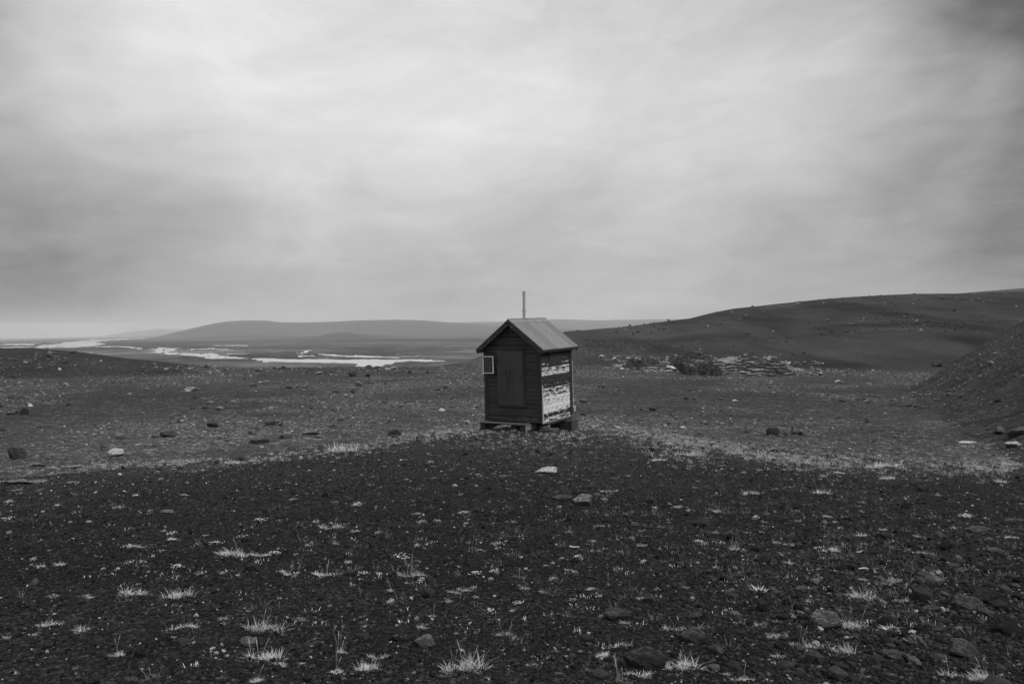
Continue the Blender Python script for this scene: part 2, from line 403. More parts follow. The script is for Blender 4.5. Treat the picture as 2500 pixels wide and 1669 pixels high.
mixs = n.m('ADD', n.m('MULTIPLY', n.m('SUBTRACT', fs, 1.), n.m('ADD', n.m('MULTIPLY', st, .75), .12)), 1.)
pb = n.node('ShaderNodeMapping'); n.l.new(co, pb.inputs[0]); pb.inputs['Rotation'].default_value = (0, 0, -math.atan2(aN[1], aN[0])); 
pb2 = n.scale(pb.outputs[0], (.16, 1., .16))
sk = n.m('ADD', n.m('MULTIPLY', n.m('SUBTRACT', n.rng(n.noise(pb2, 2.4, 5, .65), .3, .7, .45, 1.7), 1.), bk), 1.)
colv = n.m('MULTIPLY', n.m('MULTIPLY', n.m('MULTIPLY', al, f1), mixs), n.m('MULTIPLY', f4, sk))
n.put(b.inputs['Base Color'], n.grey(colv))
h = n.m('ADD', n.m('MULTIPLY', n.vor(co, 42, 'Distance'), -.35), n.m('MULTIPLY', n.noise(co, 14, 5, .7), 1.0))
h = n.m('ADD', h, n.m('MULTIPLY', n.vor(co, 8, 'Distance'), -.6))
bump(n, b, h, .035, .9)

idx = np.arange(nr * nphi).reshape(nr, nphi)
def sheet(name, i0, i1, wrap=True):
    a = idx[i0:i1, :]; A0 = a[:-1, :]; A1 = a[1:, :]
    B0 = np.roll(A0, -1, 1); B1 = np.roll(A1, -1, 1)
    q = np.stack([A0, B0, B1, A1], -1).reshape(-1, 4)[:, ::-1]
    used = slice(i0 * nphi, i1 * nphi)
    q = q - i0 * nphi
    V = np.stack([X, Y, Z], -1).reshape(-1, 3)[used]
    at = {'alb': alb.reshape(-1)[used], 'stony': stony.reshape(-1)[used], 'bank': bankm.reshape(-1)[used]}
    o = mesh_np(name, V, [q], at, [gm], smooth=True); return o
iA = int(np.searchsorted(rs, 92)); iB = int(np.searchsorted(rs, 560)); iC = int(np.searchsorted(rs, 4400))
tag(sheet('ground', 0, iA + 1), 'dark volcanic gravel mound and stony flat around the hut', kind='structure')
tag(sheet('hillside', iA, iB + 1), 'dark bare hillside rising behind the stony flat', kind='structure')
tag(sheet('river_plain', iB, iC + 1), 'flat grey outwash plain crossed by braided river channels', kind='structure')
tag(sheet('distant_hills', iC, nr), 'long low flat topped hills fading in haze on the horizon', kind='structure')
# water
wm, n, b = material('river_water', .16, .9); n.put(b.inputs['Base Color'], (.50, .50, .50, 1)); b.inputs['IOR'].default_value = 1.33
co = n.node('ShaderNodeTexCoord').outputs['Object']
bump(n, b, n.noise(co, .8, 4, .6), .35, 1.)
dil = wet.copy()
for k in range(2):
    dil[1:, :] |= dil[:-1, :]; dil[:-1, :] |= dil[1:, :]; dil[:, 1:] |= dil[:, :-1]; dil[:, :-1] |= dil[:, 1:]
cell = dil[:-1, :-1] & dil[1:, :-1] & dil[:-1, 1:] & dil[1:, 1:]
q = np.stack([idx[:-1, :-1], idx[:-1, 1:], idx[1:, 1:], idx[1:, :-1]], -1)[cell][:, ::-1]
uq, inv = np.unique(q, return_inverse=True)
ZW = plainZ(PH, RR) - .55
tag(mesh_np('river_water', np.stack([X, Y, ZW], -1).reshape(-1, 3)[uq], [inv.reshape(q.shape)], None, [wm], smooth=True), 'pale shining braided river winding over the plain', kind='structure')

# ------------------------------------------------------------------ hut
def simple(name, alb_, rough=.8, spec=.25, var=.25, sc=6., stretch=(1, 1, 1), metal=0., bmp=0.):
    m, n, b = material(name, rough, spec); b.inputs['Metallic'].default_value = metal
    co = n.scale(n.node('ShaderNodeTexCoord').outputs['Object'], stretch)
    v = n.rng(n.noise(co, sc, 6, .65), .3, .7, alb_ * (1 - var), alb_ * (1 + var))
    n.put(b.inputs['Base Color'], n.grey(v))
    if bmp: bump(n, b, n.noise(co, sc * 4, 5, .6), bmp)
    return m
M_trim = simple('dark_painted_trim', .030, .7, .25, .35, 8, (1, 1, 1), 0, .002)
M_timber = simple('weathered_timber', .085, .9, .1, .45, 10, (1, 6, 6), 0, .003)
M_beam = simple('old_beam', .045, .9, .1, .5, 10, (1, 1, 4), 0, .004)
M_conc = simple('rough_concrete', .06, .95, .1, .35, 9, (1, 1, 1), 0, .006)
M_pale = simple('pale_metal', .42, .5, .5, .15, 8)
M_dark = simple('dark_iron', .03, .6, .4, .3, 9)
M_pole = simple('grey_pole', .42, .8, .2, .3, 6, (3, 3, 1))

M_barge, n, b = material('flaking_barge_paint', .7, .25)
tc = n.node('ShaderNodeTexCoord').outputs['Object']
n.put(b.inputs['Base Color'], n.grey(n.m('ADD', n.rng(n.noise(tc, 6, 5, .6), .3, .7, .025, .045), n.rng(n.noise(n.scale(tc, (5, 5, 9)), 2.2, 6, .7), .60, .64, 0, .22))))
HW, HD, HE, HA, OF, OS = 1.8087, 1.884, 2.0668, 2.9218, .19, .2033
slope = (HA - HE) / (HW / 2 + OS)
hut = bpy.data.objects.new('hut', None); COL.objects.link(hut)
R_ = Matrix.Rotation(-.0222, 4, 'Y') @ Matrix.Rotation(.0197, 4, 'X') @ Matrix.Rotation(-.5321, 4, 'Z')
hut.matrix_world = Matrix.Translation((.8267, 21.868, -2.608)) @ R_
tag(hut, 'small weathered wooden gabled hut standing alone on the gravel mound', 'hut')

def board_mat(name, side):
    m, n, b = material(name, .75, .2)
    tc = n.node('ShaderNodeTexCoord').outputs['Object']
    s = n.node('ShaderNodeSeparateXYZ'); n.l.new(tc, s.inputs[0]); z = s.outputs[2]
    brd = n.m('FLOOR', n.m('DIVIDE', z, .119))
    wn = n.node('ShaderNodeTexWhiteNoise', noise_dimensions='1D'); n.put(wn.inputs['W'], brd)
    grain = n.noise(n.scale(tc, (2.5, 2.5, 40)), 2.2, 6, .7)
    dark = n.m('MULTIPLY', n.rng(grain, .3, .75, .018, .042), n.rng(wn.outputs[0], 0, 1, .75, 1.3))
    if side:
        zz = n.m('DIVIDE', z, 2.0)
        cv = [.48, .30, .66, .82, .64, .66, .50, .46, .24, .14, .12, .60, .50, .3, .14, .12, .1]
        cover = n.ramp(n.m('MULTIPLY', zz, 1 / 1.0115), [(i_ / 17, c_) for i_, c_ in enumerate(cv)])
        cover.node.color_ramp.interpolation = 'CONSTANT'
        nz1 = n.noise(n.scale(tc, (1, 4.5, 22)), 1.0, 9, .66, .6)
        nz2 = n.noise(n.scale(tc, (1, 12, 30)), 1.0, 5, .7)
        v = n.m('ADD', n.m('MULTIPLY', n.m('SUBTRACT', n.m('ADD', n.m('MULTIPLY', nz1, .68), n.m('MULTIPLY', nz2, .32)), .5), 3.0), n.m('SUBTRACT', cover, .5))
        fr = n.m('FRACT', n.m('DIVIDE', z, .119))
        v = n.m('ADD', v, n.rng(fr, .80, .95, 0, .22, True)); v = n.m('SUBTRACT', v, n.rng(fr, .0, .10, .35, 0, True))
        mask = n.rng(v, -.03, .05, 0, 1, True)
        white = n.rng(n.noise(n.scale(tc, (1, 4, 12)), 3., 5, .6), .3, .7, .40, .90)
        colv = n.m('ADD', n.m('MULTIPLY', white, mask), n.m('MULTIPLY', dark, n.m('SUBTRACT', 1., mask)))
        bump(n, b, n.m('ADD', mask, n.m('MULTIPLY', grain, .6)), .003)
    else:
        nz1 = n.noise(n.scale(tc, (6, 1, 30)), 1.2, 7, .7, .3)
        lo = n.rng(z, .05, .75, .07, -.05)
        hr = n.rng(s.outputs[0], -1.2, -.1, 0, .06)
        mask = n.rng(n.m('ADD', nz1, n.m('ADD', lo, hr)), .635, .72, 0, .8, True)
        fr = n.m('FRACT', n.m('DIVIDE', z, .119)); colv = n.m('ADD', n.m('ADD', n.m('MULTIPLY', dark, 1.15), n.m('MULTIPLY', mask, .13)), n.m('MULTIPLY', n.rng(fr, .74, .88, 0, .065, True), n.rng(nz1, .4, .6, .3, 1)))  # last term: light caught on board edges, painted in as a paler band
        bump(n, b, grain, .003)
    n.put(b.inputs['Base Color'], n.grey(colv))
    return m
M_front = board_mat('dark_stained_boards', False); M_side = board_mat('flaking_painted_boards', True)

def clad(name, length, gable, origin, along, out, mat, parent):
    """board cladding as one zig-zag sheet: origin corner, unit vectors along and outwards."""
    V = []; Fc = []; pit = .119
    top = (HA - .05) if gable else (HA - slope * HW / 2 - .02)
    zs = []; k = 0
    while k * pit < top:
        z0 = k * pit
        for dz, o in ((.0, .016), (.006, .022), (.098, .020), (.113, .009), (.1185, .006)):
            if z0 + dz < top: zs.append((z0 + dz, o))
        k += 1
    zs.append((top, .01))
    nx = 13
    for i_, (z, o) in enumerate(zs):
        a = 0.; e = length
        if gable:
            lim = (HA - .03 - z) / slope; a = max(0, length / 2 - lim); e = min(length, length / 2 + lim)
        for j in range(nx):
            t = a + (e - a) * j / (nx - 1)
            wob = .0025 * math.sin(17.3 * (int(z / pit) + 1) + j * 1.9)
            p = Vector(origin) + Vector(along) * t + Vector(out) * (o + wob); V.append((p.x, p.y, z))
    for i_ in range(len(zs) - 1):
        for j in range(nx - 1):
            p = i_ * nx + j; Fc.append((p, p + 1, p + nx + 1, p + nx))
    m = MB(); m.add(V, Fc); return m.build(name, mat, parent)
f_ = clad('wall', HW, True, (-HW, 0, 0), (1, 0, 0), (0, -1, 0), M_front, hut); f_['label'] = 'dark boarded front gable wall with the door'
s_ = clad('wall', HD, False, (0, 0, 0), (0, 1, 0), (1, 0, 0), M_side, hut); s_['label'] = 'side wall with flaking white paint'
clad('wall', HW, True, (0, HD, 0), (-1, 0, 0), (0, 1, 0), M_front, hut)
clad('wall', HD, False, (-HW, HD, 0), (0, -1, 0), (-1, 0, 0), M_side, hut)
mb = MB(); mb.box((-HW + .03, .03, -.02), (-.03, HD - .03, .03)); mb.build('floor_panel', M_beam, hut)
# corner boards
for (a, b2) in (((-.098, -.045, -.01), (.042, .012, 2.06)), ((-HW - .04, -.045, -.01), (-HW + .075, .012, 2.06)),
                ((-.03, HD - .09, .02), (.045, HD + .04, 2.06)), ((-HW - .04, HD - .09, .02), (-HW + .03, HD + .04, 2.06))):
    mb = MB(); mb.box(a, b2, .005); mb.build('corner_board', M_trim, hut)
mb = MB(); mb.box((.0225, .014, -.03), (.046, .07, 1.05), .004); o = mb.build('corner_board', simple('pale_bare_batten', .42, .8, .2, .3, 9, (4, 4, 1)), hut); o['label'] = 'bare pale batten at the foot of the corner'
# bottom batten of the side wall
mb = MB(); mb.box((.012, .075, -.035), (.034, HD - .09, -.002), .003); mb.build('sill_batten', simple('grey_batten', .25, .8, .2, .5, 6), hut)
# door
m, n, b = material('door_panel_paint', .55, .35)
tc = n.node('ShaderNodeTexCoord').outputs['Object']; s = n.node('ShaderNodeSeparateXYZ'); n.l.new(tc, s.inputs[0])
drip = n.noise(n.scale(tc, (16, 1, 1.6)), 1.4, 6, .7, .2)
wdw = n.m('MULTIPLY', n.rng(n.m('ABSOLUTE', n.m('ADD', s.outputs[0], 1.05)), .12, .42, 1, 0, True), n.rng(n.m('ABSOLUTE', n.m('SUBTRACT', s.outputs[2], 1.05)), .35, .65, 1, 0, True))
v = n.m('MULTIPLY', n.rng(n.noise(tc, 2.5, 6, .6), .3, .7, .042, .060), n.m('SUBTRACT', 1., n.m('MULTIPLY', n.rng(drip, .45, .6, 0, .65, True), wdw)))
sc_ = n.m('MULTIPLY', n.rng(n.noise(n.scale(tc, (3, 1, 5)), 3, 7, .75), .62, .72, 0, .05, True), n.rng(s.outputs[2], .5, .95, 1, 0, True))
n.put(b.inputs['Base Color'], n.grey(n.m('ADD', v, sc_))); bump(n, b, n.noise(tc, 5, 4, .6), .006)
mb = MB(); mb.box((-1.385, -.062, .478), (-.545, -.024, 2.045), .006); door = mb.build('door', m, hut); door['label'] = 'plain dark sheet clad door'
for z in (1.74, .80):
    mb = MB(); mb.box((-1.43, -.078, z - .022), (-1.24, -.064, z + .022), .003); mb.tube((-1.395, -.078, z - .04), (-1.395, -.078, z + .04), .014); mb.build('hinge', M_dark, door)
mb = MB(); mb.tube((-.60, -.062, 1.22), (-.60, -.095, 1.22), .012); mb.tube((-.60, -.095, 1.16), (-.60, -.095, 1.28), .011); mb.build('handle', M_dark, door)
for a, b2, nm in (((-.543, -.05, .40), (-.475, -.018, 2.075), 'door_frame'), ((-1.12, -.085, 2.06), (-.43, -.018, 2.125), 'lintel'), ((-1.36, -.08, .425), (-.40, -.018, .468), 'door_sill')):
    mb = MB(); mb.box(a, b2, .004); mb.build(nm, M_trim, hut)
# shutter on the side wall
mb = MB()
for k in range(3): mb.box((.026, .47 + k * .258, 1.57), (.052 - .004 * (k % 2), .47 + k * .258 + .254, 2.03), .004)
mb.build('shutter', simple('shutter_boards', .034, .7, .2, .45, 7, (1, 6, 1)), hut)
# solar panel
pm, n, b = material('solar_cells', .25, .5); tc = n.node('ShaderNodeTexCoord').outputs['Object']; s = n.node('ShaderNodeSeparateXYZ'); n.l.new(tc, s.inputs[0])
ln = n.m('GREATER_THAN', n.m('FRACT', n.m('MULTIPLY', s.outputs[0], 1 / .058)), .90); l2 = n.m('GREATER_THAN', n.m('FRACT', n.m('MULTIPLY', s.outputs[2], 1 / .105)), .95)
n.put(b.inputs['Base Color'], n.grey(n.m('ADD', .035, n.m('MULTIPLY', n.m('MAXIMUM', ln, l2), .14))))
mb = MB(); mb.box((-1.815, -.118, 1.395), (-1.495, -.106, 1.855), .002); sp = mb.build('solar_panel', pm, hut); sp['label'] = 'small framed solar panel fixed over the left corner'
mb = MB()
for a, b2 in (((-1.835, -.126, 1.375), (-1.812, -.10, 1.875)), ((-1.498, -.126, 1.375), (-1.475, -.10, 1.875)), ((-1.811, -.1255, 1.375), (-1.499, -.1005, 1.397)), ((-1.811, -.1255, 1.853), (-1.499, -.1005, 1.875))): mb.box(a, b2, .002)
mb.build('frame', simple('pale_panel_frame', .72, .45, .4, .06), sp)
for z in (1.42, 1.83):
    mb = MB(); mb.box((-1.80, -.099, z - .014), (-1.37, -.082, z + .014), .002); mb.box((-1.46, -.0815, z - .02), (-1.43, -.02, z + .02), .002); mb.build('bracket', M_dark, sp)
# roof
rm, n, b = material('corrugated_roof_sheet', .55, .35)
tc = n.node('ShaderNodeTexCoord').outputs['Object']; s = n.node('ShaderNodeSeparateXYZ'); n.l.new(tc, s.inputs[0])
sheetn = n.m('FLOOR', n.m('DIVIDE', n.m('ADD', s.outputs[1], .19), .46)); wn = n.node('ShaderNodeTexWhiteNoise', noise_dimensions='1D'); n.put(wn.inputs['W'], sheetn)
gr = n.noise(n.scale(tc, (3, 14, 3)), 2.2, 6, .7); seam = n.rng(n.m('FRACT', n.m('DIVIDE', n.m('ADD', s.outputs[1], .19), .46)), .0, .05, .45, 1.)
flk = n.rng(n.noise(n.scale(tc, (5, 14, 5)), 2.0, 4, .6), .70, .74, 0, .28)
n.put(b.inputs['Base Color'], n.grey(n.m('ADD', n.m('MULTIPLY', n.m('MULTIPLY', n.rng(gr, .25, .75, .15, .245), n.rng(wn.outputs[0], 0, 1, .85, 1.15)), seam), flk)))
y0, y1 = -OF, HD + OF; pitch = .066
for sgn in (1, -1):
    ys = np.arange(y0, y1 + .0001, pitch / 8); nx = 3
    V = []; 
    for layer in (0, 1):
        for k in range(nx):
            t = k / (nx - 1); xo = sgn * (HW / 2 + OS) * t
            for yv in ys:
                V.append((-HW / 2 + xo, yv, HA - slope * abs(xo) + 0.015 * math.cos(2 * math.pi * (yv - y0) / pitch) - .004 * layer + .002 * math.sin(yv * 5)))
    ny = len(ys); Fc = []
    for layer in (0, 1):
        for k in range(nx - 1):
            for j in range(ny - 1):
                p = layer * nx * ny + k * ny + j; Fc.append((p, p + 1, p + ny + 1, p + ny) if layer == 0 else (p, p + ny, p + ny + 1, p + 1))
    e0 = (nx - 1) * ny; L = nx * ny
    Fc += [(e0 + j, e0 + j + 1, L + e0 + j + 1, L + e0 + j) for j in range(ny - 1)]
    for j in (0, ny - 1): Fc += [(k * ny + j, (k + 1) * ny + j, L + (k + 1) * ny + j, L + k * ny + j) for k in range(nx - 1)]
    mb = MB(); mb.add(V, Fc); o = mb.build('roof', rm, hut); o['label'] = 'weathered grey corrugated roof sheeting'
    # boarding under the sheet
    ang = math.atan(slope) * sgn; L2 = math.hypot(HW / 2 + OS, HA - HE)
    rot = Matrix.Rotation(ang, 3, 'Y'); mid = Vector((-HW / 2 + sgn * (HW / 2 + OS) / 2, 0, (HA + HE) / 2 - .034))
    nrm = rot @ Vector((0, 0, 1))
    mb = MB(); mb.box((mid.x - L2 / 2 + .02, y0 + .03, mid.z - .012), (mid.x + L2 / 2 - .02, y1 - .03, mid.z + .012), .002, rot, (mid.x, 0, mid.z)); mb.build('roof_boarding', M_trim, hut)
    for (ya, yb2) in ((y0 - .012, y0 + .016), (y1 - .016, y1 + .012)):
        c = mid - nrm * .045
        mb = MB(); mb.box((c.x - L2 / 2 - .005, ya, c.z - .062), (c.x + L2 / 2 + .005, yb2, c.z + .062), .004, rot, (c.x, (ya + yb2) / 2, c.z)); mb.build('barge_board', M_barge, hut)
    fx = -HW / 2 + sgn * (HW / 2 + OS - .03)
    mb = MB(); mb.box((fx - .012, y0 + .04, HE - .075), (fx + .012, y1 - .04, HE - .012), .003); mb.build('fascia', M_trim, hut)
    for yv in ([.02, HD - .02] if sgn == 1 else [.02]):
        mb = MB(); mb.box((fx - .14 if sgn > 0 else fx + .014, yv - .14, HE - .10), (fx - .014 if sgn > 0 else fx + .14, yv - .04, HE - .01), .006); mb.build('rafter_end', M_timber, hut)
mb = MB()
rc = .13
V = []
for yv in (y0 - .01, y1 + .01):
    for dx, dz in ((-rc, -.0), (0, 0), (rc, 0), (rc, -.006), (0, -.006), (-rc, -.006)):
        V.append((-HW / 2 + dx, yv, HA - slope * abs(dx) + .016 + dz))
Fc = [(0, 1, 7, 6), (1, 2, 8, 7), (2, 3, 9, 8), (3, 4, 10, 9), (4, 5, 11, 10), (5, 0, 6, 11), (5, 4, 1, 0), (4, 3, 2, 1), (6, 7, 10, 11), (7, 8, 9, 10)]
mb.add(V, Fc); mb.tube((-HW / 2, y0 - .012, HA + .016), (-HW / 2, y1 + .012, HA + .016), .016); mb.build('ridge_cap', simple('ridge_cap_metal', .20, .5, .35, .3, 5), hut)
mb = MB(); mb.box((-HW / 2 - .02, -.05, 2.50), (-HW / 2 + .02, -.02, 2.70), .003); mb.build('gable_batten', M_timber, hut)
# mast behind the hut, fixed to the back wall
mast = MB(); mast.box((-.038, -.034, -.2), (.038, .034, 3.79), .006); mo = mast.build('mast', M_pole, hut); mo.location = (-1.66, HD + .08, 0); mo.rotation_euler = (0, .022, 0)
mo['label'] = 'grey square post rising behind the roof'
mb = MB(); mb.tube((0, 0, 3.14), (0, 0, 3.20), .055, n=10); mb.box((-.078, -.012, 3.155), (.078, .012, 3.185), .003); mb.build('clamp', M_pole, mo)
mb = MB(); mb.tube((-.045, 0, 3.66), (-.045, 0, 3.78), .010); mb.box((-.05, -.01, 3.70), (.034, .01, 3.72), .002); mb.build('bracket', M_dark, mo)
# cable pipe on the rear corner
mb = MB(); mb.tube((.062, HD + .05, .14), (.055, HD + .045, 1.55), .011); mb.tube((.055, HD + .045, 1.55), (.02, HD + .06, 1.72), .009)
mb.box((.05, HD + .01, .10), (.12, HD + .09, .27), .01); mb.build('cable_pipe', M_pale, hut)
# ground beams, step and blocks
for x0_, x1_ in ((-1.83, -1.66), (-.50, -.34)):
    mb = MB(); mb.box((x0_, -.34, -.215), (x1_, HD + .06, -.045), .012); mb.build('ground_beam', M_beam, hut)
mb = MB(); mb.box((-.335, -.35, -.20), (-.315, .30, -.05), .003); mb.build('beam_cheek', simple('worn_pale_beam_side', .17, .9, .1, .7, 7), hut)
mb = MB(); mb.box((-1.85, -.37, -.042), (-.33, -.235, -.008), .006); mb.box((-1.83, -.228, -.046), (-.30, -.10, -.014), .006); mb.build('step', M_timber, hut)
mb = MB(); mb.box((-.25, .35, -.11), (.02, HD + .02, -.036), .01); mb.build('floor_joist', M_beam, hut)
rnd = random.Random(4)
def blockh(x, y): 
    p = hut.matrix_world @ Vector((x, y, 0)); return ground_at(p.x, p.y) + 2.608
for i_, (x0_, x1_, ya, yb2, top, jit) in enumerate(((-1.92, -1.55, -.30, .1, -.217, .012), (-1.45, -1.2, -.12, .25, -.25, .02), (-.72, -.16, -.22, .16, -.217, .02), (-.12, .34, .06, .44, -.185, .02), (-.2, .22, 1.50, 1.92, -.112, .008), (-.55, -.2, 1.55, 1.95, -.22, .01), (-1.9, -1.55, 1.5, 1.9, -.217, .01))):
    mb = MB(); mb.box((x0_, ya, -.55), (x1_, yb2, top), .02, None, None, jit, rnd); mb.build('foundation_block', M_conc, hut)

# ------------------------------------------------------------------ rocks
import bmesh
def ico(sub):
    bm = bmesh.new(); bmesh.ops.create_icosphere(bm, subdivisions=sub, radius=1)
    V = np.array([v.co[:] for v in bm.verts]); Fc = np.array([[v.index for v in f.verts] for f in bm.faces]); bm.free(); return V, Fc
ICO = {k: ico(k) for k in (1, 2, 3, 4, 5)}
def noise3(V, sc, seed):
    return (vnoise(V[:, 0] * sc + 5, V[:, 1] * sc + V[:, 2] * sc * .7, seed) + vnoise(V[:, 1] * sc - 3, V[:, 2] * sc - V[:, 0] * sc * .6, seed + 9))
def rock_shape(sub, seed, planes=11, flat=1., rough=.05, strata=0.):
    rg = np.random.RandomState(seed); V, Fc = ICO[sub]; V = V.copy()
    N = rg.normal(size=(planes, 3)); N /= np.linalg.norm(N, axis=1)[:, None]; d = rg.uniform(.52, .85, planes)
    dots = V @ N.T; rad = np.min(np.where(dots > .05, d / np.maximum(dots, .05), 9), axis=1)
    rad = np.minimum(rad, 1.05)
    V = V * rad[:, None]
    V *= (1 + rough * 1.6 * noise3(V, 2.6, seed) + rough * noise3(V, 7, seed + 3) + rough * .5 * noise3(V, 17, seed + 5))[:, None]
    if strata: V[:, 2] = V[:, 2] * (1) + strata * np.round(V[:, 2] * 7) / 7 * .5
    V /= np.abs(V).max(axis=0)[None, :]
    V[:, 2] *= flat
    return V, Fc
def rock_mat(name, lo, hi, sc=5.):
    m, n, b = material(name, .9, .15)
    tc = n.node('ShaderNodeTexCoord').outputs['Object']; oi = n.node('ShaderNodeObjectInfo')
    p = n.vm('ADD', tc, n.grey(n.m('MULTIPLY', oi.outputs['Random'], 40)))
    v = n.rng(n.noise(p, sc * .45, 8, .65), .28, .72, lo, hi)
    sp = n.ramp(n.noise(p, sc * 2.2, 5, .7), [(0, .6), (.45, 1.), (.62, 1.05), (.75, 1.7)])
    v = n.m('MULTIPLY', n.m('MULTIPLY', v, sp), n.rng(oi.outputs['Random'], 0, 1, .8, 1.25))
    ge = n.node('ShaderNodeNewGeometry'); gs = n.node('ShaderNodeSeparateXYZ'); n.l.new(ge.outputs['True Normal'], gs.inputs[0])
    lit_top = n.m('MULTIPLY', n.rng(n.noise(p, sc * .8, 6, .7), .42, .6, 0, 1, True), n.rng(gs.outputs[2], .35, .9, 0, 1, True))  # bright tops painted into the colour of up-facing faces, broken up like lichen
    v = n.m('MULTIPLY', v, n.m('MULTIPLY_ADD', lit_top, 1.3, .8))
    n.put(b.inputs['Base Color'], n.grey(v)); bump(n, b, n.noise(p, sc * 2, 8, .75), .12, .9)
    return m
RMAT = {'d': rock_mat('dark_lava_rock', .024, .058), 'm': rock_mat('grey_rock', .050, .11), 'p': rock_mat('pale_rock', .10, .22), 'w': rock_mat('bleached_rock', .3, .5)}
TPL = {}
def rock_tpl(tone, var, hi=False, kind='rock'):
    key = (tone, var, hi, kind)
    if key not in TPL:
        V, Fc = rock_shape(4 if hi else 3, 100 + var * 7 + (50 if kind == 'slab' else 0), 14 if hi else 10, 1., .07 if kind == 'rock' else .09, .25 if kind == 'slab' else 0)
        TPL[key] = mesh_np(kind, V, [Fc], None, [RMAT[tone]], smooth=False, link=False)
    return TPL[key]
rk = random.Random(8)
ROCKS = []
def put_rock(px, row, wpx, hpx, tone='m', label=None, group=None, kind='rock', name='rock', cat='rock', var=None, hi=False, at=None, rz=None):
    x, y, z = at if at else hit(px, row)
    y2 = y + wpx * y / F * .35
    u = x / y; x2 = u * y2; z2 = ground_at(x2, y2)
    Wd = wpx * y2 / F; Hd = max(hpx * y2 / F, .01)
    me = rock_tpl(tone, rk.randrange(9) if var is None else var, hi, kind)
    o = bpy.data.objects.new(name, me); COL.objects.link(o)
    zs = Hd / 1.35; o.scale = (Wd / 2, Wd / 2 * rk.uniform(.7, 1.), zs)
    o.location = (x2, y2, z2 + zs * .36); o.rotation_euler = (rk.uniform(-.12, .12), rk.uniform(-.12, .12), rk.uniform(0, 6.28) if rz is None else rz)
    if rz is None and Wd > 0: o.rotation_euler[2] = rk.choice([0, 3.14159]) + rk.uniform(-.3, .3)
    tag(o, label, cat, group); ROCKS.append((o, px, row, wpx))
    return o
R = put_rock
